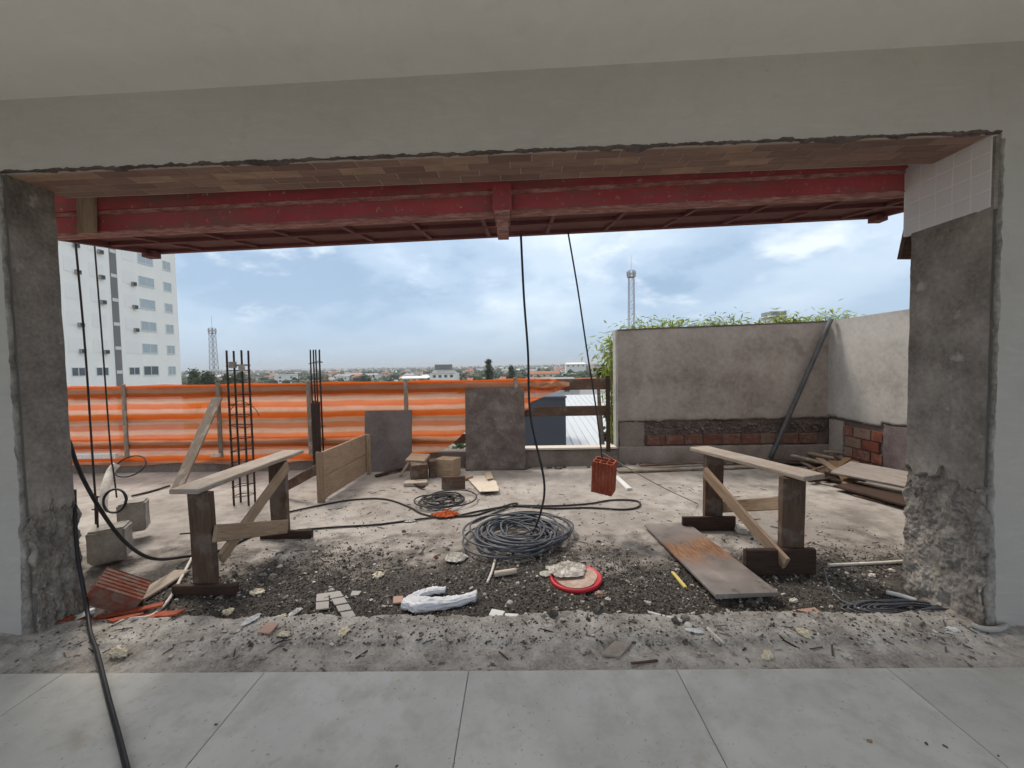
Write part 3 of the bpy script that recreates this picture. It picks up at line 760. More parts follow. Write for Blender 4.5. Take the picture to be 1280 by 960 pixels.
# low kerb under the fence
KY0, KY1, KH = 6.34, 6.52, 0.20
kt = thing('kerb_wall', 'low plastered kerb along the terrace edge under the orange fence', 'wall', (-3, KY0, -0.06))
v, f = [], []; n2 = 120
for i in range(n2 + 1):
    x = -11 + (WA.x - .04 + 11) * i / n2
    for (y, z) in ((KY0 - .012, -0.1), (KY0 + .004 * fb(x * 3, 1, 1), KH - .015), (KY0 + .02, KH + .004 * fb(x * 5, 0, 0)), (KY1, KH)): v.append((x, y, z))
    v.append((x, KY1, -0.4))
for i in range(n2):
    for k in range(4):
        a = i * 5 + k; f.append((a, a + 5, a + 6, a + 1))
put('plaster', mesh('plaster', v, f, M['kerb'], False), kt)
MB().box(-.6, WA.x - .06, KY0 - .02, KY1 + .01, KH + .004, KH + .03).build('pale_cap', plain('pale_cap', (.62, .55, .47), .9), kt)
v, f = [], []; rg = random.Random(2)
m = MB()
for i in range(60):
    x = rg.uniform(-.4, 4.2); yb = KY0 if x < WA.x else WA.y + (WB.y - WA.y) * (x - WA.x) / (WB.x - WA.x)
    s = rg.uniform(.01, .035)
    m.box(-s * 1.5, s * 1.5, -s, s, -s * .4, s * .4, Matrix.Translation((x, yb - .06 - rg.random() * .08, -.05)) @ Matrix.Rotation(rg.uniform(0, 3), 4, 'Z'))
tag(m.build('mortar_rubble', M['mortar_dark']), 'dark mortar crumbs lying along the foot of the back parapet', 'rubble', kind='stuff')

# ------------------------------------------------------------------ the red steel awning over the opening
def zt(x): return 0.0265 * x
rt = thing('steel_awning', 'red painted steel awning with ribbed underside hung above the opening', 'awning', (0, 2.85, 2.5))
BX0, BX1 = at(192, 313, 3.78).x, at(1097, 273, 3.78).x
def slab_x(name, y0, y1, z0, z1, mat, x0=BX0, x1=BX1, parent=rt, z0b=None, z1b=None):
    z0b = z0 if z0b is None else z0b; z1b = z1 if z1b is None else z1b
    return MB().hexa([(x0, y0, z0 + zt(x0)), (x1, y0, z0 + zt(x1)), (x1, y1, z0b + zt(x1)), (x0, y1, z0b + zt(x0)),
                      (x0, y0, z1 + zt(x0)), (x1, y0, z1 + zt(x1)), (x1, y1, z1b + zt(x1)), (x0, y1, z1b + zt(x0))]).build(name, mat, parent)
BY = 2.84
zA = at(640, 237, BY).z; zB = at(640, 241, BY).z; zC = at(640, 263, BY).z
zA -= zt(0.05); zB -= zt(.05); zC -= zt(.05)
slab_x('upper_flange', BY - .025, BY + .10, zA, zA + .30, M['red'])
slab_x('scraped_ledge', BY - .008, BY + .09, zB - .006, zA - .001, M['ledge'], z0b=zB - .006)
slab_x('lower_web', BY, BY + .08, zC, zB - .007, M['red'])
slab_x('bottom_lip', BY - .006, BY + .10, zC - .012, zC - .001, M['ledge'])
RS = 0.13; RY1 = 3.80
def ru(y): return zC + .03 + RS * (y - BY)
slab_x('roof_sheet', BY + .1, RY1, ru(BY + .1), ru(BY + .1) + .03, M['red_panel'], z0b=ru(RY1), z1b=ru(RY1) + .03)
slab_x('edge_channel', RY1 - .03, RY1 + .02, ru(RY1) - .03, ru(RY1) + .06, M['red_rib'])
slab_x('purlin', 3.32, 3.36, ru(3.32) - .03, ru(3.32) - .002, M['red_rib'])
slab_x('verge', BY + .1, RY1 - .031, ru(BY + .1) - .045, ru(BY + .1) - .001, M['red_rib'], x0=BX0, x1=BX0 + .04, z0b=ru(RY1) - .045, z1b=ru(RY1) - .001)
slab_x('verge', BY + .1, RY1 - .031, ru(BY + .1) - .045, ru(BY + .1) - .001, M['red_rib'], x0=BX1 - .04, x1=BX1, z0b=ru(RY1) - .045, z1b=ru(RY1) - .001)
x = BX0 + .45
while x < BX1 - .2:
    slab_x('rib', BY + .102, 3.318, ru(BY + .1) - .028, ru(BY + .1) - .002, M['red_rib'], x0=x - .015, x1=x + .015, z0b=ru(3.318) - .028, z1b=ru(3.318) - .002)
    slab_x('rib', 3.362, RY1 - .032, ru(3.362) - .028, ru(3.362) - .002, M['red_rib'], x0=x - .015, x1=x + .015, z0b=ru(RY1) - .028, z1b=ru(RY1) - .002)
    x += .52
# brackets: centre one stepped, small stubs at the far corners
xc = at(628, 260, BY).x
MB().box(xc - .062, xc + .062, BY - .055, BY - .027, zC - .02, zA + .28).build('bracket', M['red'], rt)
br = MB().box(xc - .05, xc + .05, BY - .07, BY + .10, zC - .075, zC - .021).build('bracket_step', M['ledge'], rt)
MB().box(xc - .036, xc + .038, BY - .06, BY + .09, zC - .165, zC - .076).build('bracket_foot', M['ledge'], rt)
for px, py in ((192, 313), (1094, 276)):
    p = at(px, py, RY1 - .05); MB().box(p.x - .05, p.x + .05, RY1 - .12, RY1 - .032, ru(RY1) + zt(p.x) - .085, ru(RY1) + zt(p.x) - .031).build('stub', M['red_rib'], rt)
# parts of the house above the awning: nothing of it shows, it only closes the joint to the wall
slab_x('flashing', WY1 + .002, BY - .026, zA + .24, zA + .27, M['red_panel'])
# wooden packer at the left end of the beam
p0, p1 = at(109, 246, 2.80), at(109, 292, 2.80)
tag(board('timber_packer', p0 + Vector((0, 0, .05)), p1, .115, .035, M['wood_tan'], up=(0, 1, 0)), 'short upright tan timber packer against the left end of the red beam', 'timber')
p0, p1 = at(-5, 222, 2.50), at(62, 246, 2.72)
tag(board('timber_batten', p0, p1, .05, .03, M['wood_tan']), 'thin tan batten wedged at the top of the left concrete column', 'timber')
p0, p1 = at(1139, 262, 2.95), at(1137, 322, 2.95)
tp = MB(); q = [at(1139, 262, 2.98), at(1152, 262, 2.98), at(1152, 323, 2.98), at(1126, 323, 2.98)]
tp.add([*q, *[c + Vector((0, .03, 0)) for c in q]], [(0, 1, 2, 3), (7, 6, 5, 4), (0, 4, 5, 1), (1, 5, 6, 2), (2, 6, 7, 3), (3, 7, 4, 0)])
tag(tp.build('hanging_board', M['wood_brown']), 'tapered brown board showing past the tiled right column', 'timber')

# ------------------------------------------------------------------ fence with orange netting
FY = 6.295
ft = thing('site_fence', 'timber site fence hung with orange striped safety netting along the terrace edge', 'fence', (-3, FY, KH))
def FT(px): return at(px, 487 - 17.0 * (px - 85) / 635, FY).z
ftop = (FT(85) + FT(720)) / 2
fx1 = at(766, 500, FY).x
for dz, w in ((-.09, .17), (-.50, .15), (-.90, .15)):
    board('rail', (-8.5, FY + .062, ftop + dz), (fx1 - .02 if dz > -.6 else -.6, FY + .062, ftop + dz), w, .025, M['wood_brown'], ft, up=(0, 1, 0))
for px in (60, 156, 274, 387, 508, 645, 760):
    X = at(px, 520, FY).x
    board('post', (X, FY, KH - .03), (X, FY, ftop + .03), .062, .03, M['wood_grey'] if px < 700 else M['wood_dark'], ft, up=(0, 1, 0))
for X in (-8.2,):
    board('post', (X, FY, KH - .03), (X, FY, ftop + .03), .062, .03, M['wood_brown'], ft, up=(0, 1, 0))
def netting():
    x0 = -8.6; xe = at(712, 480, FY).x; nx, nz = 420, 44
    xs = at(583, 520, FY).x; xm = at(662, 500, FY).x; xb = at(508, 520, FY).x
    posts = [at(px, 520, FY).x for px in (70, 156, 274, 387, 508, 645)]
    v, f = [], []
    for i in range(nx + 1):
        x = x0 + (xe - x0) * i / nx
        if x < xb: bot = KH - .13 + .05 * fb(x * 1.1, 3, 1)
        elif x < xm:
            t = (x - xb) / (xs - xb)
            bot = KH - .02 + .03 * t + .33 * max(0, (t - .42) / .58) ** 1.8 if t < 1 else KH + .34 + .3 * (x - xs) / (xm - xs)
        else:
            t = (x - xm) / (xe - xm); bot = ftop - .36 + .25 * t
        zt_ = ftop + .02 - .018 * abs(math.sin(x * 2.3)) - (.06 * max(0, (x - xe + .3) / .3))
        dpost = min([abs(x - p) for p in posts] + [9])
        sag = min(1, dpost / .35)
        for j in range(nz + 1):
            w = j / nz; z = bot + (zt_ - bot) * w
            y = FY + .022
            y += (-.018 * abs(fb(x * 1.2, z * 3, 2)) + .004 * math.sin(z * 22 + 2.6 * fb(x * .8, z, 4)) * sag) * (1 - w ** 6) - .02 * sag * (1 - w)
            if x > xm: y += .03 * fb(x * 9, z * 14, 3)
            y = min(y, FY + .030)
            z2 = z - .035 * sag * math.sin(math.pi * w) * .5
            v.append((x, y, z2))
    for i in range(nx):
        for j in range(nz):
            a = i * (nz + 1) + j; f.append((a, a + nz + 1, a + nz + 2, a + 1))
    put('netting', mesh('netting', v, f, M['orange'], True), ft)
netting()
for px in (150, 272):                                                # pale mortar pads at two post feet
    X = at(px, 560, FY).x
    MB().box(X - .07, X + .07, FY - .06, FY - .027, KH - .01, KH + .035).build('mortar_pad', M['foam_white'], ft)
# raking prop on the left
p0 = fl(222, 612); p1 = at(272, 497, FY - .05)
tag(board('raking_prop', (p0.x, p0.y, -.045), p1, .155, .03, M['wood_grey'], up=(0, -1, .4)), 'grey weathered plank propping the orange fence, slanting down to the left', 'timber')
p1_ = fl(165, 622); p0_ = fl(212, 609)
tag(MB().tube(bez([p0_ + Vector((0, 0, .02)), (p0_ + p1_) / 2 + Vector((0, 0, .012)), p1_ + Vector((0, 0, .02))]), .013, 6).build('bent_bar', M['rebar']), 'short dark bent bar by the foot of the raking prop', 'bar')
# white block row on the kerb at far left
p = at(112, 567, FY - .12)
MBt = MB(); MBt.box(-.42, .42, -.03, .03, -.035, .035)
for i in range(14): MBt.box(-.40 + i * .058, -.37 + i * .058, -.036, -.0301, -.03, .03)
o = MBt.build('ribbed_panel', M['white'], M=Matrix.Translation((p.x, p.y, KH + .04))); tag(o, 'white ribbed strip lying on the kerb at the far left', 'panel')

# ------------------------------------------------------------------ rebar cages
def cage(name, label, px, base_y, half, top, nb, stir, bunch=False):
    b = fl(px, base_y); t = thing(name, label, 'rebar', (b.x, b.y, -0.06))
    rg = random.Random(nb)
    cs = [(-half, -half * .7), (half, -half * .7), (half, half * .7), (-half, half * .7)]
    if bunch: cs = [(-.072, 0), (-.042, .03), (.018, -.02), (.05, .02), (.068, -.01)]
    for (dx, dy) in cs:
        pts = [(b.x + dx + .006 * fb(z, dx * 9, dy), b.y + dy, z) for z in [-.06 + (top + .06) * k / 8 for k in range(9)]]
        MB().tube(pts, .011, 6).build('bar', M['rebar'], t)
    for z in stir:
        tw = rg.uniform(-.02, .02); q = half + .012
        ring = [(b.x - q, b.y - q * .7, z + tw), (b.x + q, b.y - q * .7, z - tw), (b.x + q, b.y + q * .7, z), (b.x - q, b.y + q * .7, z + tw * .5), (b.x - q, b.y - q * .7, z + tw)]
        MB().tube(ring, .005, 5).build('stirrup', M['rebar'], t)
    return t, b
c1, b1 = cage('rebar_cage', 'open rusty rebar cage of four bars with stirrups behind the left sawhorse', 306, 630, .085, at(306, 438, fl(306, 630).y).z, 4, [.05, .17, .3, .45, .58, .72, .86, .98, 1.10, 1.22, 1.5, 1.56])
MB().box(b1.x - .05, b1.x + .02, b1.y - .09, b1.y - .055, 1.53, 1.60).build('spacer', M['block'], c1)
MB().box(b1.x + .06, b1.x + .11, b1.y - .09, b1.y - .05, 1.49, 1.57).build('spacer', M['block'], c1)
MB().tube(bez([(b1.x - .05, b1.y - .1, 1.05), (b1.x + .08, b1.y - .13, 1.16), (b1.x + .22, b1.y - .1, 1.08), (b1.x + .27, b1.y - .08, .98)]), .004, 5).build('tie_wire', M['rebar'], c1)
c2, b2 = cage('rebar_bundle', 'tight bundle of dark rebar standing behind the plank formwork', 400, 592, .066, at(400, 437, fl(400, 592).y).z, 6, [.25, .45, .65, 1.35, 1.6], True)
for k in range(8):
    MB().tube([(b2.x - .06 + .016 * k, b2.y - .05 - .012 * (k % 2), -.06), (b2.x - .062 + .017 * k, b2.y - .05, 1.0 + .02 * (k % 3))], .0105, 6).build('bar', M['rebar'], c2)

# ------------------------------------------------------------------ formwork planks
fw = thing('plank_formwork', 'box-like formwork side of two wide tan planks with end posts', 'formwork', fl(400, 628))
a0 = fl(401, 629); a1 = fl(458, 592)
d = (a1 - a0).normalized(); ps = d.cross(Vector((0, 0, 1)))
for z, w in ((.11, .262), (.392, .288)):
    board('plank', Vector((a0.x, a0.y, z)) + ps * .02, Vector((a1.x, a1.y, z)) + ps * .02, w, .028, M['wood_tan'], fw, up=ps)
board('post', (a0.x, a0.y + .02, -.06), (a0.x, a0.y + .02, .535), .09, .03, M['wood_tan'], fw, up=(0, 1, 0))
board('post', Vector((a1.x, a1.y - .05, -.06)) + ps * .06, Vector((a1.x, a1.y - .05, .53)) + ps * .06, .05, .07, M['wood_tan'], fw, up=(0, 1, 0))
pb = fl(352, 612)
board('brace', (a0.x - .03, a0.y + .05, .34), (a0.x - .62, a0.y + .25, .03), .11, .03, M['wood_brown'], fw, up=(0, -1, 0))

# ------------------------------------------------------------------ leaning sheets
def leaning(name, label, pxl, pxr, pyt, pyb, y0, y1, mat, th=.03):
    A, B = fl(pxl, pyb), fl(pxr, pyb); w = B.x - A.x; xc_ = (A.x + B.x) / 2
    zt_ = at((pxl + pxr) / 2, pyt, y1).z
    Mx, L = frame((xc_, y0, -.055), (xc_, y1, zt_), (0, -1, .2))
    o = put(name, board_mesh(L, w, th, mat, .001, 12), None, Mx); tag(o, label, 'board'); return o
leaning('plywood_sheet', 'smaller smooth grey plywood sheet leaning on the orange fence', 455, 513.5, 513, 590, 6.18, 6.29, M['ply_grey'], .025)
leaning('plywood_sheet', 'large blotchy dark brown sheet leaning upright before the fence', 583, 657, 485, 587, 6.16, 6.295, M['ply_brown'], .04)

# ------------------------------------------------------------------ sawhorses
def sawhorse(label, near, far, zt_, lw, feet, braces, plank):
    c = (Vector(near) + Vector(far)) / 2
    t = thing('sawhorse', label, 'sawhorse', (c.x, c.y, -.06))
    for p in (near, far):
        board('leg', (p[0] + _rb.uniform(-.012, .012), p[1] + _rb.uniform(-.01, .01), -.02), (p[0], p[1], zt_ - .004), lw, .06, M['wood_brown'], t, up=(0, 1, 0))
    for (p, x0, x1, h) in feet:
        board('foot', (x0, p[1] - .052, -.06 + h / 2), (x1, p[1] - .052, -.06 + h / 2), h, .04, M['wood_dark'], t, up=(0, 1, 0))
    for (q0, q1, w, mt) in braces:
        board('brace', q0, q1, w, .028, mt, t, up=(1, .15, 0))
    board('top_plank', plank[0], plank[1], plank[2], .034, M['wood_cement'], t)
    return t
nL, fL = fl(257, 738), fl(351, 670)
zL = .655
sawhorse('left sawhorse with cement-spattered top plank beside the broken red bricks', (nL.x, nL.y), (fL.x, fL.y), zL, .155,
         [(nL, fl(215, 745).x, fl(294, 745).x, .07), (fL, fl(322, 676).x, fl(386, 676).x, .075)],
         [((nL.x + .10, nL.y + .03, .16), (fL.x + .09, fL.y, .60), .10, M['wood_tan']),
          ((nL.x + .105, nL.y - .02, .36), (fL.x + .115, fL.y - .1, .07), .12, M['wood_tan'])],
         [(nL.x - .06, nL.y - .07, zL + .02), (fL.x - .015, fL.y + .30, zL + .02), .215])
nR, fR = fl(989, 713), fl(892, 660)
zR = .645
sawhorse('right sawhorse with long diagonal brace beside the rust-stained board', (nR.x, nR.y), (fR.x, fR.y), zR, .165,
         [(nR, fl(941, 728).x, fl(1033, 728).x, .19), (fR, fl(853, 663).x, fl(919, 663).x, .13)],
         [((fR.x - .12, fR.y - .08, .50), (nR.x - .115, nR.y - .12, .05), .105, M['wood_tan']),
          ((fR.x + .08, fR.y + .05, .12), (nR.x - .04, nR.y + .06, .43), .10, M['wood_tan'])],
         [(nR.x + .09, nR.y - .1, zR + .02), (fR.x - .07, fR.y + .16, zR + .02), .21])

# ------------------------------------------------------------------ cables, coils, ropes
def cable(name, label, pts, r, mat, cat='cable', n=8):
    return tag(MB().tube(bez(pts, n), r, 7).build(name, mat, smooth=True), label, cat)
def G(px, py, dz=.012):
    p = fl(px, py); return Vector((p.x, p.y, ground(p.x, p.y) + dz))
def coil(name, label, px, py, R0, turns, r, mat, h, seed, lead=()):
    rg = random.Random(seed); c = fl(px, py); pts = []
    N = turns * 22
    for i in range(N):
        a = 2 * math.pi * i / 22; t = i / N
        k = R0 * (0.74 + .46 * mn.noise(Vector((t * turns * 1.3, seed, 0))) + .10 * math.sin(a * .37 + seed) + .10 * mn.noise(Vector((i * .13, seed, 4))))
        ox = .42 * R0 * mn.noise(Vector((t * turns * .6, 3, seed))); oy = .42 * R0 * mn.noise(Vector((t * turns * .6, 9, seed)))
        z = ground(c.x, c.y) + r + h * (0.5 + .5 * mn.noise(Vector((i * .11, 5, seed)))) * (.25 + .75 * math.sin(math.pi * t) ** .5 if 0 < t < 1 else .25)
        k *= (0.55 + .45 * min(1, abs(mn.noise(Vector((t * turns * .8, 2, seed)))) * 3.2))
        pts.append(Vector((c.x + ox + k * math.cos(a), c.y + oy + k * math.sin(a), z)))
    pts += [Vector(p) for p in lead]
    return tag(MB().tube(bez(pts, 3), r, 6).build(name, mat, smooth=True), label, 'cable')
big = fl(648, 672)
up_top = at(651, 291, RY1 - .02)
coil('cable_coil', 'large thick pile of coiled grey cable on the terrace with a strand rising from it', 648, 673, .53, 21, .0095, M['cable_grey'], .15, 4)
cable('hanging_cable', 'black cable hanging from the awning edge into the large cable pile',
      [up_top, at(655, 372, 3.79), at(660, 440, 3.79), at(663, 520, 3.79), at(680, 600, 3.78), G(676, 645, .35) * .0 + at(676, 640, 3.74), at(664, 668, 3.70), G(655, 684, .1)], .0105, M['cable'])
coil('cable_coil', 'small loose coil of black cable with an orange rag, near the cardboard', 550, 629, .37, 9, .0085, M['cable'], .09, 9)
cable('extension_cable', 'black cable running from the left sawhorse to the small coil', [G(362, 641), G(395, 634), G(440, 626), G(480, 625), G(510, 634), G(530, 644), G(560, 648), G(600, 640), G(640, 634), G(690, 637), G(735, 636), G(780, 638), G(799, 634), G(795, 627), G(765, 626), G(735, 631), G(690, 634), G(640, 633)], .0095, M['cable'])
cable('extension_cable', 'second black cable crossing the terrace below the small coil', [G(372, 664), G(420, 660), G(470, 657), G(510, 652), G(545, 648), G(590, 646), G(612, 640), G(640, 632, .02), G(646, 633, .02), G(618, 643), G(590, 655)], .0095, M['cable'])
cable('extension_cable', 'slack black cable hooked round the left column and sagging to the sawhorse', [at(86, 550, 2.62), at(100, 590, 2.66), at(125, 636, 2.75), at(155, 676, 2.85), at(190, 698, 2.95), G(232, 700, .03), G(275, 690), G(305, 676), G(318, 670)], .012, M['cable'])
cable('power_cable', 'thick black cable hanging down the left column and over the floor tiles', [at(93, 612, 2.58), at(94, 650, 2.56), at(98, 700, 2.52), at(108, 755, 2.45), fl(113, 792, .0) + Vector((0, 0, .012)), fl(122, 820, 0) + Vector((0, 0, .014)), fl(135, 870, .014), fl(147, 915, .014), fl(158, 958, .014), fl(172, 1010, .014), fl(190, 1080, .014)], .011, M['cable'])
# flat coil on the right
c = fl(1120, 762); pts = []
rg = random.Random(5)
for k in range(7):
    a_, b_ = .34 - .028 * k, .095 - .012 * k
    for i in range(18):
        a = 2 * math.pi * i / 18
        xx, yy = c.x + .02 + a_ * math.cos(a) + .012 * k, c.y + b_ * math.sin(a) - .012 * math.cos(a)
        pts.append(Vector((xx, yy, ground(xx, yy) + .010 + .004 * (k % 3))))
tag(MB().tube(bez(pts, 2), .0055, 6).build('cable_coil', M['cable_grey'], smooth=True), 'flat elongated bundle of thin grey cable at the foot of the right column', 'cable')
cable('thin_wire', 'thin wire curling down from the right sawhorse foot to the flat bundle', [G(1030, 718, .05), G(1036, 735), G(1050, 748), G(1068, 757)], .006, M['cable_grey'])
# hanging brick
def hollow_brick(name, label, Mx, w=.19, d=.13, h=.30, mat=None):
    mat = mat or M['brick']; m = MB(); t = .012
    # ridged outer shell extruded along z, open cells at both ends
    prof = []
    def side(p, q, n):
        p, q = Vector(p), Vector(q); nrm = Vector((q.y - p.y, p.x - q.x)).normalized()
        for i in range(n):
            for s_, o in ((0, 0), (.62, 0), (.70, -.005), (.92, -.005)):
                prof.append(p + (q - p) * ((i + s_) / n) + nrm * o)
    side((-w / 2, -d / 2), (w / 2, -d / 2), 6); side((w / 2, -d / 2), (w / 2, d / 2), 4); side((w / 2, d / 2), (-w / 2, d / 2), 6); side((-w / 2, d / 2), (-w / 2, -d / 2), 4)
    n = len(prof); v = [(p.x, p.y, z) for z in (-h / 2, h / 2) for p in prof] + [(p.x * (1 - 2 * t / w), p.y * (1 - 2 * t / d), z) for z in (-h / 2, h / 2) for p in prof]
    f = []
    for i in range(n):
        j = (i + 1) % n
        f += [(i, j, n + j, n + i), (2 * n + j, 2 * n + i, 3 * n + i, 3 * n + j), (n + i, n + j, 3 * n + j, 3 * n + i), (j, i, 2 * n + i, 2 * n + j)]
    m.add(v, f)
    wi, di = w / 2 - t * .7, d / 2 - t * .7
    m.box(-wi, wi, -.005, .005, -h / 2 + .001, h / 2 - .001)
    for xx in (-w / 6, w / 6):
        m.box(xx - .005, xx + .005, -di, -.0051, -h / 2 + .001, h / 2 - .001); m.box(xx - .005, xx + .005, .0051, di, -h / 2 + .001, h / 2 - .001)
    return tag(m.build(name, mat, M=Mx), label, 'brick')
hb = at(755, 595, 3.74)
hollow_brick('hollow_brick', 'red ribbed hollow clay brick hanging on a rope from the awning', Matrix.Translation(hb) @ Matrix.Rotation(R(-28), 4, 'Z') @ Matrix.Rotation(R(6), 4, 'Y') @ Matrix.Rotation(R(10), 4, 'X'))
cable('rope', 'rope hanging from the awning edge to the hollow brick', [at(710, 290, 3.76), at(722, 360, 3.75), at(734, 440, 3.745), at(745, 510, 3.74), at(752, 566, 3.735), at(754, 585, 3.74)], .0075, M['rope_dark'], 'rope')
e1 = G(872, 631, .012)
cable('rope', 'thin pale rope slanting from the hollow brick down to the right sawhorse', [at(753, 566, 3.725), at(790, 588, 3.8), at(830, 610, 4.1), e1], .005, M['rope'], 'rope')
# the two rope-hung concrete blocks on the left
def rough_block(name, label, c, s, rot, mat, seed):
    bm = bmesh.new(); bmesh.ops.create_cube(bm, size=1.0)
    bmesh.ops.bevel(bm, geom=list(bm.edges), offset=.06, segments=2, affect='EDGES')
    bmesh.ops.subdivide_edges(bm, edges=list(bm.edges), cuts=3, use_grid_fill=True)
    for v_ in bm.verts:
        n_ = mn.noise_vector(v_.co * 3 + Vector((seed, 0, 0))) * .035 + mn.noise_vector(v_.co * 9 + Vector((seed, 4, 0))) * .015
        v_.co = v_.co + n_; v_.co = Vector((v_.co.x * s[0], v_.co.y * s[1], v_.co.z * s[2]))
    me = bpy.data.meshes.new(name); bm.to_mesh(me); bm.free(); me.materials.append(mat)
    o = put(name, me, None, Matrix.Translation(c) @ Matrix.Rotation(rot, 4, 'Z')); return o
k1 = fl(124, 709)
o = rough_block('concrete_counterweight', '', Vector((k1.x, k1.y + .1, .10)), (.24, .19, .27), R(28), M['block'], 1)
tag(o, 'nearer rough concrete block under the left rope, by the left column', 'block')
k2 = at(157, 648, 3.70)
o = rough_block('concrete_counterweight', '', k2 + Vector((0, .08, 0)), (.20, .17, .27), R(32), M['block'], 2)
tag(o, 'farther rough concrete block hanging on the right-hand rope beyond the left column', 'block')
yk = k1.y + .05
cable('hoist_rope', 'leftmost dark rope hanging from the awning to the nearer concrete block', [at(93, 288, yk), at(106, 430, yk), at(117, 590, yk), at(121, 640, yk + .02), at(123, 668, yk + .03)], .0075, M['rope_dark'], 'rope')
cable('hoist_rope', 'second dark rope from the left, ending in a round wire loop', [at(117, 291, 3.7), at(128, 430, 3.7), at(138, 560, 3.7), at(142, 590, 3.7), at(146, 622, 3.72)], .0065, M['rope_dark'], 'rope')
def ring(name, label, c, rad, r, mat, nrm, turns=1.0):
    q = Vector(nrm).to_track_quat('Z', 'Y').to_matrix(); pts = []
    for i in range(int(28 * turns) + 1):
        a = 2 * math.pi * i / 28; pts.append(Vector(c) + q @ Vector((rad * math.cos(a) * (1 + .02 * math.sin(i)), rad * math.sin(a), .004 * i / 28)))
    return tag(MB().tube(pts, r, 6, cap=True).build(name, mat, smooth=True), label, 'wire')
ring('wire_loop', 'round black wire loop hooked on the rope above the farther concrete block', at(144, 626, 3.52), .10, .009, M['cable'], (0, -1, .15), 2)
ring('wire_loop', 'oval loose black wire loop lying by the kerb behind the hanging blocks', at(163, 583, 4.7) , .145, .007, M['cable'], (.2, -.75, .8), 2)
hk = thing('rope_hook', 'small steel hook and shackle at the foot of the leftmost rope', 'hook', at(121, 640, yk - .02))
MB().tube([at(114, 622, yk - .02), at(124, 621, yk - .02)], .006, 6).build('pin', M['rebar'], hk)
MB().tube([at(115, 637, yk - .02), at(125, 636, yk - .02)], .006, 6).build('pin', M['rebar'], hk)
MB().tube([at(120, 620, yk - .02), at(121, 655, yk - .02)], .012, 6).build('shank', M['rebar'], hk)
# grey pipe piece behind the blocks (white plastic elbow)
tag(MB().tube(bez([at(128, 640, 3.95), at(131, 612, 4.05), at(138, 590, 4.2), at(146, 580, 4.25)]), .035, 10).build('plastic_spout', M['foam_white'], smooth=True), 'crooked pale plastic sleeve hanging behind the concrete blocks', 'pipe')

# ------------------------------------------------------------------ leaning steel pole, panel on the floor
pb = Vector((at(961, 571, 6.36).x, 6.36, -.05)); pt = at(1039, 399, 6.30)
cable('steel_pole', 'long dull grey steel tube leaning in the corner of the two parapets', [(pb.x, pb.y, -.05), pb.lerp(pt, .5), pt], .034, M['steel'], 'pole', 6)
cn = [fl(806, 664), fl(859, 657), fl(977, 749), fl(890, 763)]
mid0, mid1 = (cn[0] + cn[1]) / 2, (cn[2] + cn[3]) / 2
Mx, L = frame((mid0.x, mid0.y, -.025), (mid1.x, mid1.y, .0))
o = put('floor_board', board_mesh(L, .42, .028, M['rust_panel'], .0015), None, Mx); tag(o, 'wide rust-stained board lying flat in the gravel by the right sawhorse', 'board')
tag(board('yellow_stick', G(841, 716), G(857, 736), .022, .015, M['yellow']), 'short yellow stick beside the rust-stained board', 'stick')

# ------------------------------------------------------------------ timber pile by the right parapet
def offcut(label, px0, py0, px1, py1, w, t, mat, z=(.0, .0), up=(0, 0, 1), name='timber_offcut', group=None):
    a, b = fl(px0, py0), fl(px1, py1)
    o = board(name, (a.x, a.y, -.045 + z[0]), (b.x, b.y, -.045 + z[1]), w, t, mat, up=up); return tag(o, label, 'timber', group)
a, b = fl(1060, 597, .06), fl(1152, 617, .06)
Mx, L = frame((a.x + .05, a.y + .18, .14), (b.x + .1, b.y + .18, .14), (0, -.38, 1)); o = put('timber_sheet', board_mesh(L, .46, .03, M['wood_pale'], .002), None, Mx)
tag(o, 'broad grey weathered board lying on the pile by the right column', 'board')
a, b = fl(1055, 612), fl(1150, 642); 
tag(board('timber_sheet', (a.x, a.y, .0), (b.x + .1, b.y, .0), .34, .03, M['wood_dark']), 'dark board lying underneath the broad grey weathered one', 'board')
offcut('long tan batten at the back of the pile against the right parapet', 1010, 577, 1075, 589, .07, .03, M['wood_tan'], (.12, .1))
offcut('bent grey batten on top of the timber pile', 990, 580, 1040, 592, .08, .025, M['wood_grey'], (.12, .1))
offcut('yellow split timber crossing the pile at a slant', 1040, 590, 1064, 612, .10, .03, M['wood_gold'], (.13, .02))
offcut('thin golden lath poking left out of the pile', 1000, 600, 1052, 588, .04, .02, M['wood_gold'], (.06, .12))
offcut('short golden offcut leaning up in the pile', 1036, 598, 1060, 588, .08, .02, M['wood_gold'], (.07, .16))
offcut('long tan lath lying along the pile front', 1020, 594, 1092, 598, .06, .02, M['wood_tan'], (.06, .05))
offcut('dark wide plank at the bottom of the pile', 985, 590, 1062, 606, .20, .03, M['wood_dark'], (.02, .02))
offcut('second dark plank at the back of the pile', 965, 580, 1042, 584, .16, .03, M['wood_dark'], (.02, .04))
offcut('grey lath lying before the pile', 1020, 604, 1052, 611, .04, .02, M['wood_grey'], (.0, .0))
offcut('small dark brown offcut lying in the pile', 1050, 600, 1082, 606, .08, .03, M['wood_brown'], (.05, .04))
rp = random.Random(12)
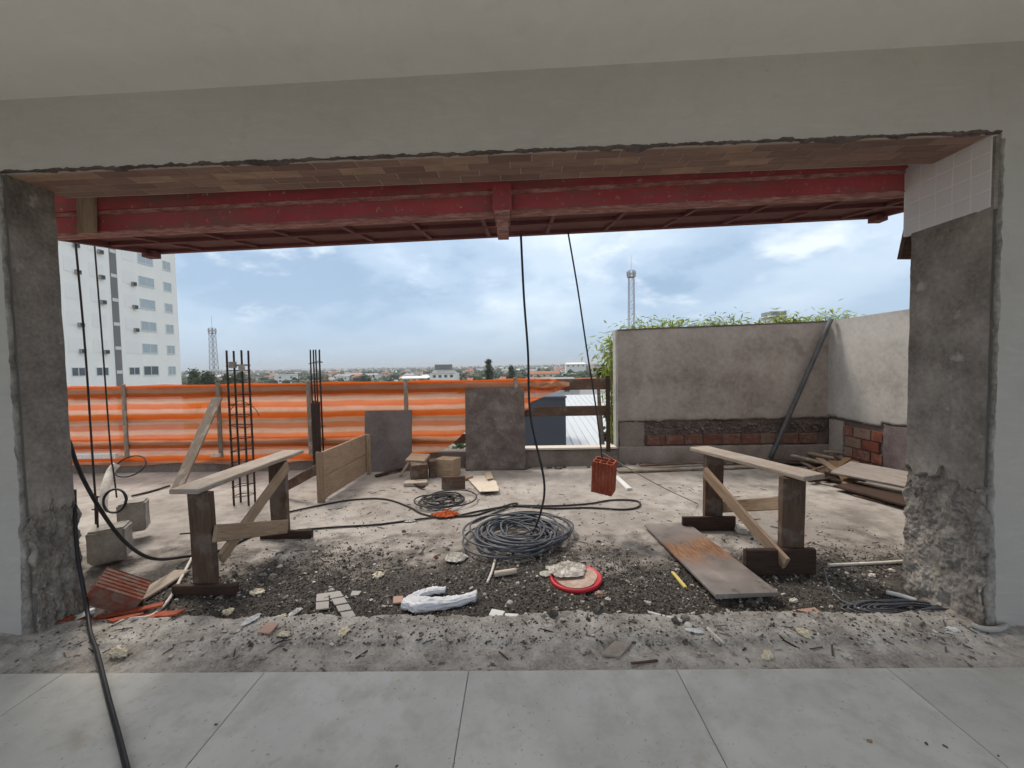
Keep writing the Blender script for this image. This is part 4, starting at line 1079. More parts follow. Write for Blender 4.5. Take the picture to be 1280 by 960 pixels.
for k, (x0, y0, x1, y1, z_, mt, lab) in enumerate(((985, 597, 1018, 590, .05, 'wood_grey', 'short grey lath at the left end of the timber pile'), (1002, 588, 1030, 600, .10, 'wood_brown', 'brown offcut lying across the left part of the pile'), (1024, 586, 1048, 603, .13, 'wood_tan', 'tan offcut slanting over the middle of the pile'), (1044, 584, 1076, 596, .15, 'wood_brown', 'brown batten behind the yellow split timber'), (1012, 606, 1040, 602, .03, 'wood_dark', 'short dark lath at the pile front'), (1056, 612, 1074, 602, .05, 'wood_tan', 'short tan stub before the broad grey board'), (1030, 579, 1060, 583, .17, 'wood_grey', 'grey lath at the back of the pile under the bare bricks'), (1070, 620, 1110, 630, .01, 'wood_brown', 'brown lath lying before the dark board'))):
    offcut(lab, x0, y0, x1, y1, rp.uniform(.05, .11), .025, M[mt], (z_, z_ * rp.uniform(.5, 1.1)), (rp.uniform(-.3, .3), rp.uniform(-.3, .3), 1))
offcut('dark stub lying left of the flat cardboard', 508, 603, 530, 612, .05, .025, M['wood_dark'], (.01, .02))
offcut('small tan stub lying behind the reddish block', 575, 602, 590, 598, .06, .03, M['wood_tan'], (.01, .02))
offcut('thin grey lath leaning by the grey plywood sheet', 500, 596, 512, 590, .03, .02, M['wood_grey'], (.0, .14))
offcut('long grey board lying along the foot of the back parapet', 772, 591, 942, 585, .11, .03, M['wood_grey'], (.01, .01))
offcut('second long board in front of the one along the back parapet', 800, 587, 960, 579, .09, .02, M['wood_brown'], (.05, .05))
offcut('short white painted lath behind the hanging brick', 770, 597, 787, 613, .065, .03, M['white'], (.0, .0))

# ------------------------------------------------------------------ wooden blocks, cardboard
def blk(label, px, py, s, rot, mat, tilt_=0, dz=0, name='wooden_block'):
    p = fl(px, py); o = put(name, bevel_box(*s, .006, mat), None, Matrix.Translation((p.x, p.y, -.06 + s[2] / 2 + dz)) @ Matrix.Rotation(rot, 4, 'Z') @ Matrix.Rotation(tilt_, 4, 'X'))
    return tag(o, label, 'block' if 'block' in name else 'box')
blk('brown timber block standing under a tilted offcut beside the grey sheet', 524, 600, (.22, .22, .24), .35, M['wood_brown'], .06)
blk('flat tan offcut tilted on top of the small timber block', 523, 597, (.30, .2, .04), -.25, M['wood_tan'], .32, .26)
blk('tan wooden box block against the large brown sheet', 560, 594, (.29, .26, .25), -.3, M['wood_tan'], -.05)
blk('rounded flat offcut lying in front of the timber blocks', 520, 606, (.30, .16, .05), .15, M['wood_cement'])
blk('narrow upright timber between the two blocks', 541, 597, (.1, .12, .26), .3, M['wood_brown'], .12)
blk('reddish brown upright block before the timber blocks', 567, 611, (.30, .03, .16), .05, M['wood_brown'], -.2)
o = offcut('dark charred stick lying before the grey plywood sheet', 470, 597, 505, 588, .06, .03, M['wood_dark'], (.01, .03))
cb = thing('flat_cardboard', 'flattened torn pale cardboard lying beyond the cable coils', 'cardboard', fl(603, 608))
for (q, z, mt) in (([(583, 597), (613, 595), (624, 613), (600, 619)], .012, M['card_pale']), ([(600, 607), (620, 604), (624, 618), (604, 620)], .026, M['card_pale']), ([(606, 594), (613, 593), (617, 602), (609, 604)], .03, M['card'])):
    P_ = [fl(*c) for c in q]; m = MB()
    m.hexa([(p.x, p.y, ground(p.x, p.y) + z - .008 + .01 * i) for i, p in enumerate(P_)] + [(p.x, p.y, ground(p.x, p.y) + z + .01 * i) for i, p in enumerate(P_)])
    m.build('flap', mt, cb)

# ------------------------------------------------------------------ loose debris
def lump(name, label, cat, px, py, s, mat, seed, amp=.35, freq=2.2, sub=3, rot=0, dz=0, group=None, z=-.06):
    p = fl(px, py, z); bm = bmesh.new(); bmesh.ops.create_icosphere(bm, subdivisions=sub, radius=1.0)
    for v_ in bm.verts:
        c = v_.co.copy()
        k = 1 + amp * fb(c.x * freq + seed, c.y * freq, c.z * freq, 4) - amp * .5 * abs(mn.noise(c * freq * 1.7 + Vector((seed, 5, 2))))
        v_.co = Vector((c.x * k * s[0], c.y * k * s[1], max(c.z, -.55) * k * s[2]))
    me = bpy.data.meshes.new(name); bm.to_mesh(me); bm.free(); me.materials.append(mat)
    o = put(name, me, None, Matrix.Translation((p.x, p.y, ground(p.x, p.y) + s[2] * .5 + dz)) @ Matrix.Rotation(rot, 4, 'Z'))
    return tag(o, label, cat, group)
def crumple(name, label, cat, px, py, s, h, mat, seed, rot=0, dz=0, n=30, fr=1.0, z=-.06):
    p = fl(px, py, z); g = ground(p.x, p.y); v, f = [], []
    def rdg(x, y, q): return abs(mn.noise(Vector((x, y, q))))
    for j in range(n + 1):
        for i in range(n + 1):
            a, b = i / n * 2 - 1, j / n * 2 - 1
            k = 1 / max(1e-6, math.hypot(a, b)) * max(abs(a), abs(b)) if (a or b) else 1
            a, b = a * k, b * k
            r = math.hypot(a, b); e = 1 + .25 * mn.noise(Vector((a * 1.7, b * 1.7, seed)))
            x, y = a * e * s[0] + .10 * s[0] * mn.noise(Vector((a * 4, b * 4, seed + 3))), b * e * s[1] + .10 * s[1] * mn.noise(Vector((a * 4, b * 4, seed + 8)))
            w = 1.0 - .75 * r ** 2
            zz = h * w * (.55 + .9 * rdg(a * 2.1 * fr, b * 2.1 * fr, seed) + .55 * rdg(a * 4.5 * fr, b * 4.5 * fr, seed + 5)) + h * .30 * rdg(a * 9 * fr, b * 9 * fr, seed + 2)
            v.append((x, y, max(.002, zz)))
    for j in range(n):
        for i in range(n):
            q = j * (n + 1) + i; f += [(q, q + 1, q + n + 2), (q, q + n + 2, q + n + 1)]
    o = put(name, mesh(name, v, f, mat), None, Matrix.Translation((p.x, p.y, g + .003 + dz)) @ Matrix.Rotation(rot, 4, 'Z'))
    return tag(o, label, cat)
# white bag: knotted end on the left, two crumpled legs trailing right
def bag():
    p = fl(545, 757); A = [fl(502, 758), fl(525, 761), fl(560, 757), fl(596, 749)]; B = [fl(506, 756), fl(524, 748), fl(541, 743), fl(557, 741)]
    bm = bmesh.new()
    t = MB()
    for P_, wv in ((A, (.035, .058, .046, .036)), (B, (.028, .040, .032, .022))):
        pts = bez([(q.x, q.y, ground(q.x, q.y) + .045) for q in P_], 18); n = len(pts); seg = 44; v, f = [], []
        for i, c in enumerate(pts):
            u = i / (n - 1) * (len(wv) - 1); k = min(int(u), len(wv) - 2); w = wv[k] + (wv[k + 1] - wv[k]) * (u - k)
            if i == 0: w *= .3
            for s_ in range(seg):
                a = 2 * math.pi * s_ / seg
                rr = w * (1 + .25 * fb(i * .12, math.cos(a) * 2.2, math.sin(a) * 2.2) + .60 * (abs(mn.noise(Vector((i * .10, a * 3.4, 3)))) - .2) + .32 * abs(mn.noise(Vector((i * .35, a * 6, 7)))))
                v.append((c.x - .15 * math.sin(a) * 0, c.y + rr * math.cos(a), max(ground(c.x, c.y) + .002, c.z + .62 * rr * math.sin(a) - .012)))
        for i in range(n - 1):
            for s_ in range(seg): f.append((i * seg + s_, i * seg + (s_ + 1) % seg, (i + 1) * seg + (s_ + 1) % seg, (i + 1) * seg + s_))
        f.append(tuple(range(seg - 1, -1, -1))); f.append(tuple((n - 1) * seg + k for k in range(seg)))
        t.add(v, f)
    tag(t.build('plastic_bag', M['bag'], smooth=True), 'crumpled white plastic bag lying lengthways in the gravel', 'bag')
bag()
def lid():
    c = fl(720, 724); t = thing('bucket_lid', 'round red plastic bucket lid lying in the gravel', 'lid', (c.x, c.y, -.06))
    z = ground(c.x, c.y) + .012; seg = 40; prof = [(0, .002), (.163, .003), (.170, .013), (.177, .016), (.184, .014), (.187, .006), (.187, -.008), (.182, -.010)]
    v, f = [], []
    for (r_, h) in prof:
        for k in range(seg):
            a = 2 * math.pi * k / seg; v.append((c.x + r_ * math.cos(a), c.y + r_ * math.sin(a), z + h + .006 * math.cos(a)))
    for i in range(len(prof) - 1):
        for k in range(seg): f.append((i * seg + k, (i + 1) * seg + k, (i + 1) * seg + (k + 1) % seg, i * seg + (k + 1) % seg))
    put('rim', mesh('rim', v, f, M['redplastic'], True), t)
    v2 = [(c.x + .155 * math.cos(a) * (1 + .08 * math.sin(3 * a)), c.y + .150 * math.sin(a), z + .0075 + .006 * math.cos(a)) for a in [2 * math.pi * k / 24 for k in range(24)]]
    put('dusty_inside', mesh('dusty_inside', v2, [tuple(range(24))], stone('dust_on_lid', [(.34, .20, .16), (.45, .33, .27), (.55, .46, .40)], 9, .4)), t)
lid()
crumple('crumpled_paper', 'crumpled off-white paper lying on the red bucket lid', 'paper', 709, 717, (.15, .105), .055, M['paper'], 3, .2, .022, 36)
crumple('crumpled_paper', 'pale paper scrap sticking out left of the red lid', 'paper', 684, 717, (.065, .04), .02, M['paper'], 8, .3)
crumple('crumpled_paper', 'crumpled pale paper left of the large cable pile', 'paper', 570, 699, (.095, .08), .05, M['paper'], 5, .2)
# mosaic sheet pieces and tiles
ms = thing('mosaic_sheet', 'broken sheet of grey mosaic tiles lying in the gravel', 'tiles', fl(418, 757))
def quad_tile(q, mat, parent=None, name='mosaic_tile', th=.008, dz=.008):
    P_ = [fl(*c) for c in q]; zz = max(ground(p.x, p.y) for p in P_) + dz
    return MB().hexa([(p.x, p.y, zz - th) for p in P_] + [(p.x, p.y, zz) for p in P_]).build(name, mat, parent)
quad_tile([(395, 753), (411, 751.5), (411, 742), (396, 744)], M['tile_grey'], ms); quad_tile([(395, 763), (411, 761), (411, 752.5), (395, 754)], M['tile_grey'], ms)
for k in range(4):
    x0, y0 = 413 + 5.2 * k, 749 + 8 * k
    quad_tile([(x0, y0), (x0 + 16, y0 - 3), (x0 + 12, y0 - 9.5), (x0 - 3.5, y0 - 7)], M['tile_grey'], ms)
wt = thing('white_tile_pair', 'two small joined white tiles lying in the gravel right of the bag', 'tiles', fl(630, 768))
quad_tile([(611, 770), (626, 773), (631, 765), (615, 762)], M['white'], wt); quad_tile([(627, 773.5), (645, 775), (648, 766.5), (632, 765.5)], M['white'], wt)
for lab, q, mt in (('small grey tile lying alone behind the mosaic sheet', [(438, 745), (448, 744), (452, 739), (440, 739)], 'tile_grey'),
                   ('small pink tile lying left of the white bag', [(491, 754), (503, 753), (504, 745), (492, 746)], 'tile_pink'),
                   ('pinkish tile fragment on the threshold left of the mosaic sheet', [(322, 805), (338, 806), (349, 793), (335, 792)], 'tile_pink'),
                   ('pink tile fragment before the right sawhorse foot', [(995, 763), (1015, 768), (1033, 770), (1018, 760)], 'tile_pink'),
                   ('second pale pink tile fragment left of the first before the sawhorse', [(968, 768), (985, 770), (1002, 772), (992, 765)], 'tile_pink'),
                   ('ridged back of a brown tile on the threshold', [(752, 830), (775, 833), (790, 815), (768, 813)], 'tile_back')):
    tag(quad_tile(q, M[mt], None, 'tile_fragment', .01, .012), lab, 'tile')
# conduit pieces, sticks
def stick(label, pts, r, mat, name='plastic_conduit', cat='conduit', dz=.0):
    return tag(MB().tube(bez([G(*p, r + dz) for p in pts], 5), r, 8).build(name, mat, smooth=True), label, cat)
stick('bent white conduit curving over the gravel by the left sawhorse', [(164, 790), (190, 772), (212, 750), (228, 722), (240, 700)], .011, M['foam_white'], dz=.01)
stick('white conduit stub lying below the large cable pile', [(609, 729), (615, 715), (619, 700), (622, 692)], .010, M['foam_white'])
stick('thick pale tube stub beside the conduit below the cable pile', [(619, 721), (645, 716)], .022, M['card_pale'])
stick('straight white conduit slanting on the threshold right of centre', [(811, 769), (852, 792)], .008, M['white'], dz=.012)
stick('short pale stick on the threshold right of the slanting conduit', [(884, 798), (905, 815)], .008, M['foam_white'])
stick('long pale stick lying by the right column', [(1036, 707), (1070, 706), (1110, 705), (1148, 702)], .012, M['foam_white'], 'wooden_stick', 'stick')
stick('white plastic strip at the foot of the right column', [(1108, 744), (1128, 748), (1146, 754)], .014, M['white'])
stick('grey hose end lying by the threshold at the far right', [(1214, 797), (1228, 801), (1246, 801), (1258, 797)], .015, M['alu'], 'hose_end', 'hose')
stick('small dark bent wire on the slab left of the left sawhorse', [(225, 668), (240, 667), (252, 668)], .006, M['rebar'], 'twig', 'twig')
tag(lump('cup_lid', 'pale round cap lying at the end of the slanting conduit', 'cap', 860, 795, (.022, .022, .016), M['paper'], 2, .1, 1, 3), None)
# hollow brick broken at the left column and its shards
bb = fl(130, 776)
hollow_brick('broken_hollow_brick', 'tilted dark red hollow brick lying beside the left column', Matrix.Translation((bb.x, bb.y + .10, .075)) @ Matrix.Rotation(R(36), 4, 'Z') @ Matrix.Rotation(R(-52), 4, 'Y') @ Matrix.Rotation(R(75), 4, 'Z'), .19, .13, .27, M['brick_mid'])
for lab, x0, y0, x1, y1, w, t_, dz in (('long flat red clay shard at the foot of the left column', 68, 787, 130, 779, .05, .014, .01),
                              ('red clay shard leaning on the broken brick', 120, 778, 205, 762, .05, .014, .03),
                              ('red clay shard with pointed end below the broken brick', 138, 789, 176, 770, .06, .012, .01),
                              ('small flat red clay shard right of the broken brick', 195, 770, 226, 780, .06, .012, .01),
                              ('wide red clay shard under the bent conduit', 160, 782, 208, 768, .07, .012, .0)):
    o = board('clay_shard', G(x0, y0, dz), G(x1, y1, dz + .015), w, t_, M['brick']); tag(o, lab, 'shard')
a, b = G(168, 752, .015), G(228, 716, .02)
tag(board('timber_offcut', a, b, .13, .02, M['wood_cement']), 'cement-spattered plank in the gravel behind the bent white conduit', 'timber')
m = MB()
for k in range(5):
    a, b = G(86 + 2 * k, 771 + 3 * k, .01 + .012 * k), G(116 + k, 764 + 3 * k, .02 + .012 * k); 
    Mx, L = frame(a, b); m.box(-L / 2, L / 2, -.02, .02, -.003, .003, Mx)
tag(m.build('plastic_strips', M['white']), 'crumpled white plastic strips behind the thick cable', 'plastic scrap')
crumple('orange_rag', 'orange rag knotted to the small cable coil', 'rag', 558, 646, (.15, .07), .045, M['orange_rag'], 6, .1, .01)
crumple('paper_scrap', 'pale scrap inside the small cable coil', 'paper', 552, 635, (.12, .08), .03, M['paper'], 16, .1)
crumple('paper_scrap', 'tiny white scrap at the left end of the small coil', 'paper', 512, 652, (.05 * 1.2, .03 * 1.2), .025 * 1.1, M['foam_white'], 26, .1, 0, 16)
crumple('paper_scrap', 'white scrap before the timber pile', 'paper', 1067, 607, (.07 * 1.2, .05 * 1.2), .04 * 1.1, M['white'], 27, .1, 0, 16)
lump('plaster_lump', 'pale plaster lump at the foot of the right sawhorse brace', 'plaster lump', 928, 665, (.07, .06, .05), M['foam_white'], 31, .5, 2.4, 3)
crumple('paper_scrap', 'white scrap folded on the threshold at the left', 'paper', 315, 788, (.05 * 1.2, .022 * 1.2), .02 * 1.1, M['white'], 41, 1.2, 0, 16)
crumple('paper_scrap', 'narrow white scrap above the foam bits on the left', 'paper', 369, 765, (.018 * 1.2, .045 * 1.2), .02 * 1.1, M['white'], 42, -.3, 0, 16)
crumple('paper_scrap', 'small white scrap below the left end of the bag', 'paper', 493, 773, (.055 * 1.2, .022 * 1.2), .012 * 1.1, M['white'], 43, .35, 0, 16)
crumple('paper_scrap', 'flat white scrap right of the round cap on the threshold', 'paper', 868, 802, (.04 * 1.2, .015 * 1.2), .010 * 1.1, M['white'], 44, -.3, 0, 16)
lump('plaster_lump', 'white chip near the foot of the right column', 'plaster lump', 1191, 800, (.03, .016, .012), M['white'], 45, .4, 2.6, 3, -.6)
# small fallen foam and plaster crumbs, each its own piece
crumbs = [(148, 822, .05, 'foam', 'yellow foam lump beside the thick cable on the threshold'), (355, 800, .032, 'foam', 'tan foam bit right of the pink tile on the threshold'),
          (350, 772, .038, 'foam', 'pale foam bit at the edge of the threshold on the left'), (322, 740, .045, 'foam', 'split foam lump by the left sawhorse foot'),
          (473, 720, .04, 'foam', 'yellowish foam lump behind the mosaic sheet'), (430, 797, .04, 'foam', 'tan foam lump in the middle of the threshold'),
          (398, 801, .016, 'foam_white', 'pale crumb between two foam lumps on the threshold'), (959, 824, .034, 'foam', 'rounded foam lump on the right of the threshold'),
          (1005, 799, .034, 'foam', 'brownish foam lump behind the rounded one'), (1058, 823, .024, 'foam_white', 'white angular chip on the right of the threshold'),
          (815, 838, .0, 'foam', ''), (285, 765, .035, 'foam', 'foam scrap just right of the left sawhorse foot'), (350, 708, .022, 'foam_white', 'pale crumb in the gravel behind the foam lump'),
          (992, 749, .028, 'foam_white', 'pale chip behind the pink tile fragments'), (866, 768, .022, 'foam_white', 'pale crumb at the corner of the rust-stained board'),
          (590, 750, .022, 'tile_pink', 'pink crumb at the right end of the bag'), (750, 742, .030, 'tile_pink', 'pink clay bit right of the red lid'),
          (637, 752, .022, 'foam_white', 'white crumb above the pair of white tiles'), (545, 697, .03, 'brick_dark', 'reddish clay bit left of the crumpled paper'),
          (340, 722, .03, 'tile_back', 'brown chip left of the yellowish foam'), (414, 737, .018, 'foam_white', 'pale crumb just behind the mosaic sheet'),
          (760, 748, .018, 'foam_white', 'small white crumb below the pink clay bit'),
          (1090, 720, .024, 'foam_white', 'white crumb in the gravel by the long pale stick'), (1115, 712, .02, 'foam_white', 'pale crumb below the long pale stick'),
          (468, 705, .014, 'foam_white', 'tiny pale crumb left of the foam lump in the gravel'), (505, 665, .02, 'mortar_dark', 'dark clod on the terrace below the small coil')]
for i, (px, py, s, mt, lab) in enumerate(crumbs):
    if s <= 0: continue
    lump('foam_bit' if mt == 'foam' else 'rubble_chip', lab, 'foam' if mt == 'foam' else 'chip', px, py, (s, s * random.uniform(.5, .8), s * random.uniform(.4, .7)), M[mt], 60 + i * 3, .6, 2.2, 3, random.uniform(0, 3), z=-.03 if py > 780 else -.06)
# ------------------------------------------------------------------ plants behind the parapet
def leafmat(name, c1, c2):
    m = NT(name); a = m.n.new('ShaderNodeAttribute'); a.attribute_name = 'tone'
    c = m.ramp(a.outputs['Fac'], [(0, c1), (1, c2)]); m.color(c).rough(.6)
    tr = m.n.new('ShaderNodeBsdfTranslucent'); m.l.new(c, tr.inputs['Color'])
    mx = m.n.new('ShaderNodeMixShader'); mx.inputs[0].default_value = .4
    m.l.new(m.b.outputs[0], mx.inputs[1]); m.l.new(tr.outputs[0], mx.inputs[2]); m.l.new(mx.outputs[0], m.out.inputs[0]); return m.m
M['bamboo'] = leafmat('bamboo_leaf', (0.10, 0.16, 0.025), (0.52, 0.58, 0.13))
M['dark_leaf'] = leafmat('dark_leaf', (0.025, 0.045, 0.02), (0.09, 0.13, 0.05))
M['far_leaf'] = leafmat('far_leaf', (0.03, 0.05, 0.025), (0.10, 0.13, 0.07))
M['bark'] = stone('bark', [(.06, .045, .035), (.12, .09, .07), (.17, .14, .11)], 9, .5)
M['cane'] = plain('bamboo_cane', (.22, .25, .07), .5, .2)
def leaves(name, centres, n, spread, ll, lw, mat, parent, seed, droop=.3):
    rg = random.Random(seed); v, f, tone = [], [], []
    for i in range(n):
        c = Vector(rg.choice(centres)) + Vector((rg.gauss(0, spread[0]), rg.gauss(0, spread[1]), rg.gauss(0, spread[2])))
        a = rg.uniform(0, 6.283); el = rg.uniform(-.9, .7) - droop
        d = Vector((math.cos(a) * math.cos(el), math.sin(a) * math.cos(el), math.sin(el))); s = d.cross(Vector((rg.uniform(-.5, .5), rg.uniform(-.5, .5), 1))).normalized()
        l_, w_ = ll * rg.uniform(.6, 1.3), lw * rg.uniform(.7, 1.2); b = len(v)
        v += [c, c + d * l_ * .45 + s * w_, c + d * l_ - Vector((0, 0, l_ * .15)), c + d * l_ * .45 - s * w_]
        f += [(b, b + 1, b + 2), (b, b + 2, b + 3)]; t = rg.random(); tone += [t, t]
    me = mesh(name, v, f, mat); at_ = me.attributes.new('tone', 'FLOAT', 'FACE'); at_.data.foreach_set('value', tone)
    return put(name, me, parent)
rg = random.Random(21)
spots = [(766, 424, 'bamboo clump arching over the left end of the back parapet'), (800, 410, 'bamboo clump just right of the wall end'), (832, 407, 'bamboo clump peeping over below the right telecom mast'), (866, 407, 'bamboo clump right of the mast above the parapet'),
         (898, 406, 'tall bright bamboo tuft over the middle of the back parapet'), (935, 404, 'bamboo clump left of the distant grey tank'), (958, 403, 'bamboo clump just under the distant grey tank'), (990, 402, 'bright bamboo tuft right of the distant grey tank'), (1012, 402, 'bamboo clump behind the top of the leaning pole'), (1052, 398, 'small bamboo tuft beyond the corner above the pale parapet')]
for i, (px, py, lab) in enumerate(spots):
    c = at(px, py, 7.25); root = Vector((c.x, c.y, -3.0))
    t = thing('bamboo', lab, 'plant', root, 'bamboo growing behind the parapet')
    m = MB(); tips = []
    k = 9 if px != 1052 else 4
    for j in range(k):
        tip = Vector((c.x + (rg.gauss(0, .22) if i else rg.gauss(.05, .08)), c.y + rg.gauss(0, .07), c.z + rg.uniform(-.16, .03) + (.06 if i in (4, 7) else -.10 if i in (5, 6) else 0)))
        pts = [root + Vector((rg.gauss(0, .1), rg.gauss(0, .1), 0)), root.lerp(tip, .6), tip]; m.tube(bez(pts, 4), .010, 5, r1=.003)
        tips += [tip, tip - Vector((0, 0, .12)), tip - Vector((rg.gauss(0, .08), rg.gauss(0, .08), .28)), tip - Vector((0, 0, .5))]
    m.build('canes', M['cane'], t)
    leaves('foliage', tips, (800 + int(700 * rg.random())) if i else 420, (.16, .09, .085), .13, .014, M['bamboo'], t, 30 + i, .05)
t = thing('bamboo', 'bamboo branches drooping below the left edge of the tall parapet', 'plant', (WA.x - .1, 6.9, -3), 'bamboo growing behind the parapet')
cs = [at(762 + rg.uniform(-4, 6), y, 6.95) for y in range(430, 545, 9)]
MB().tube([(WA.x - .0, 6.95, -3), cs[0], ], .012, 5).build('canes', M['cane'], t)
leaves('foliage', cs, 420, (.05, .06, .06), .12, .011, M['bamboo'], t, 77, .4)
def tree(name, label, base, h, rx, mat, seed, nleaf=1600, leaf=.35, group=None, cone=False):
    t = thing(name, label, 'tree', base, group); rg2 = random.Random(seed); B = Vector(base)
    m = MB(); m.tube([B, B + Vector((0, 0, h * .5)), B + Vector((rg2.gauss(0, .02) * h, 0, h * .92))], h * .02, 6, r1=h * .004)
    cs = []
    for k in range(26):
        u = rg2.random(); z = h * (.25 + .73 * u); r = rx * ((1 - u) ** .8 if cone else math.sqrt(max(.05, 1 - (2 * u - .9) ** 2)))
        a = rg2.uniform(0, 6.28); q = r * rg2.random() ** .5
        p = B + Vector((q * math.cos(a), q * math.sin(a), z)); cs.append(p)
        if k % 3 == 0: m.tube([B + Vector((0, 0, z * .75)), p], h * .006, 5, r1=h * .002)
    m.build('trunk', M['bark'], t)
    leaves('crown', cs, nleaf, (rx * .16, rx * .16, rx * .14), leaf, leaf * .4, mat, t, seed)
    return t
GZ = -16.0
def tree_at(name, label, px, top, Y, rx, mat, seed, **k):
    p = at(px, top, Y); return tree(name, label, (p.x, p.y, GZ), p.z - GZ, rx, mat, seed, **k)
tree_at('dark_tree', 'dark feathery tree showing left of the tall parapet end', 757, 436, 22, 1.1, M['dark_leaf'], 5, nleaf=2600, leaf=.32)
tree_at('garden_tree', 'green treetop low behind the gap between netting and brown sheet', 571, 545, 14, 1.6, M['dark_leaf'], 6, nleaf=1800, leaf=.25)
tree_at('cypress_tree', 'tall narrow dark cypress rising above the city skyline', 611, 449, 170, 2.6, M['dark_leaf'], 7, nleaf=2200, leaf=1.0, cone=True)
tree_at('cypress_tree', 'shorter dark conifer right of the tall cypress', 639, 457, 200, 2.8, M['dark_leaf'], 8, nleaf=1600, leaf=1.0, cone=True)
for px, top, Y, lab in ((243, 462, 160, 'bushy tree just right of the white apartment block'), (258, 466, 150, 'round tree at the foot of the left telecom mast'), (300, 466, 210, 'broad tree seen through the rebar cage'), (285, 468, 180, 'low tree left of the rebar cage')):
    tree_at('leafy_tree', lab, px, top, Y, 5.0, M['dark_leaf'], px, nleaf=1800, leaf=1.1)

# ------------------------------------------------------------------ ground and city beyond
def citymat():
    m = NT('city_ground'); v = m.coord(rnd=False)
    a = m.noise(v, .012, 6, .6); b = m.noise(v, .06, 5, .6)
    c = m.ramp(a, [(.35, (.12, .13, .08)), (.5, (.24, .23, .20)), (.65, (.36, .34, .31))]); c = m.mix(m.ramp(b, [(.5, 0.), (.7, .6)]), c, (.08, .10, .05))
    m.color(c).rough(.95); return m.m
M['city'] = citymat()
gm = MB(); S = 9000
NG = 60; v, f = [], []
for j in range(NG + 1):
    for i in range(NG + 1):
        x = -S + 2 * S * i / NG; y = -2000 + (S + 2000) * (j / NG)
        d = math.hypot(x, y); hz = max(0, (d - 1400) / 4000); 
        z = GZ + (26 + 16 * fb(x * .0006, y * .0006, 3)) * min(1, hz) + (12 * fb(x * .0016, y * .0016, 7) * min(1, hz))
        v.append((x, y, z))
for j in range(NG):
    for i in range(NG):
        a = j * (NG + 1) + i; f.append((a, a + 1, a + NG + 2, a + NG + 1))
tag(put('ground', mesh('ground', v, f, M['city'], True)), kind='structure')
def gz(x, y):
    d = math.hypot(x, y); hz = max(0, (d - 1400) / 4000)
    return GZ + (26 + 16 * fb(x * .0006, y * .0006, 3)) * min(1, hz) + (12 * fb(x * .0016, y * .0016, 7) * min(1, hz))
# woods: a mass nobody could count
def woods():
    rg = random.Random(9); v, f, tone = [], [], []
    bm = bmesh.new(); bmesh.ops.create_icosphere(bm, subdivisions=1, radius=1.0); iv = [x.co.copy() for x in bm.verts]; fi = [[q.index for q in p.verts] for p in bm.faces]; bm.free()
    for i in range(3000):
        Y = 260 * (11 ** (rg.random() ** .85)); X = rg.uniform(-.95, .55) * Y
        if abs(X + 60) < 30 and Y < 120: continue
        z = gz(X, Y); h = rg.uniform(5, 11); r = rg.uniform(2.2, 5.5) * (1 + Y / 2500); tn = rg.random()
        for k in range(4):
            cx, cy, cz = X + rg.gauss(0, r * .5), Y + rg.gauss(0, r * .5), z + h - r * .6 + rg.gauss(0, r * .3); rr = r * rg.uniform(.4, .75); b = len(v)
            for p in iv: v.append((cx + p.x * rr * rg.uniform(.7, 1.25), cy + p.y * rr, cz + p.z * rr * rg.uniform(.6, 1.1)))
            for q in fi: f.append(tuple(b + w for w in q)); tone.append(min(1, max(0, tn + rg.uniform(-.3, .3))))
    me = mesh('far_trees', v, f, M['far_leaf']); a = me.attributes.new('tone', 'FLOAT', 'FACE'); a.data.foreach_set('value', tone)
    tag(put('far_trees', me), 'far-off mass of green trees among the city houses', 'trees', kind='stuff')
woods()
WALLS = {'white': (.72, .71, .68), 'cream': (.62, .54, .42), 'grey': (.40, .39, .38), 'pale pink': (.60, .44, .38)}
ROOFS = {'terracotta': (.36, .13, .07), 'brown': (.22, .13, .09), 'grey': (.30, .30, .30), 'white': (.66, .66, .65)}
WM = {k: plain('house_' + k.replace(' ', '_'), c, .85, .1, .2) for k, c in WALLS.items()}; RM = {k: plain('roof_' + k, c, .85, .2, .3) for k, c in ROOFS.items()}
WINM = plain('far_window', (.05, .06, .07), .3, .1)
hmesh = {}
def house_me(kind, wc, rc):
    key = (kind, wc, rc)
    if key in hmesh: return hmesh[key]
    w, d, h = ((9, 8, 4), (12, 9, 6.5), (8, 8, 3.2), (16, 11, 9))[kind]
    a = MB().box(-w / 2, w / 2, -d / 2, d / 2, -7, h)
    r = MB()
    if kind == 3: r.box(-w / 2 - .2, w / 2 + .2, -d / 2 - .2, d / 2 + .2, h + .02, h + .6)
    else:
        e = .5; x0, x1, y0, y1 = -w / 2 - e, w / 2 + e, -d / 2 - e, d / 2 + e; rh = h + 2.2
        r.add([(x0, y0, h + .02), (x1, y0, h + .02), (x1, y1, h + .02), (x0, y1, h + .02), (x0 + (1.8 if kind == 1 else 0), 0, rh), (x1 - (1.8 if kind == 1 else 0), 0, rh)], [(0, 3, 2, 1), (0, 1, 5, 4), (1, 2, 5), (2, 3, 4, 5), (3, 0, 4)])
    wi = MB()
    for k in (-1, 1):
        for z in ((1.2,) if h < 5 else (1.2, 4.2) if h < 8 else (1.2, 4, 6.8)):
            wi.box(k * w * .25 - .8, k * w * .25 + .8, -d / 2 - .05, -d / 2 + .02, z, z + 1.3)
    hmesh[key] = (mesh('wall', a.v, a.f, WM[wc]), mesh('roof', r.v, r.f, RM[rc]), mesh('window', wi.v, wi.f, WINM)); return hmesh[key]
rg = random.Random(33); hn = 0
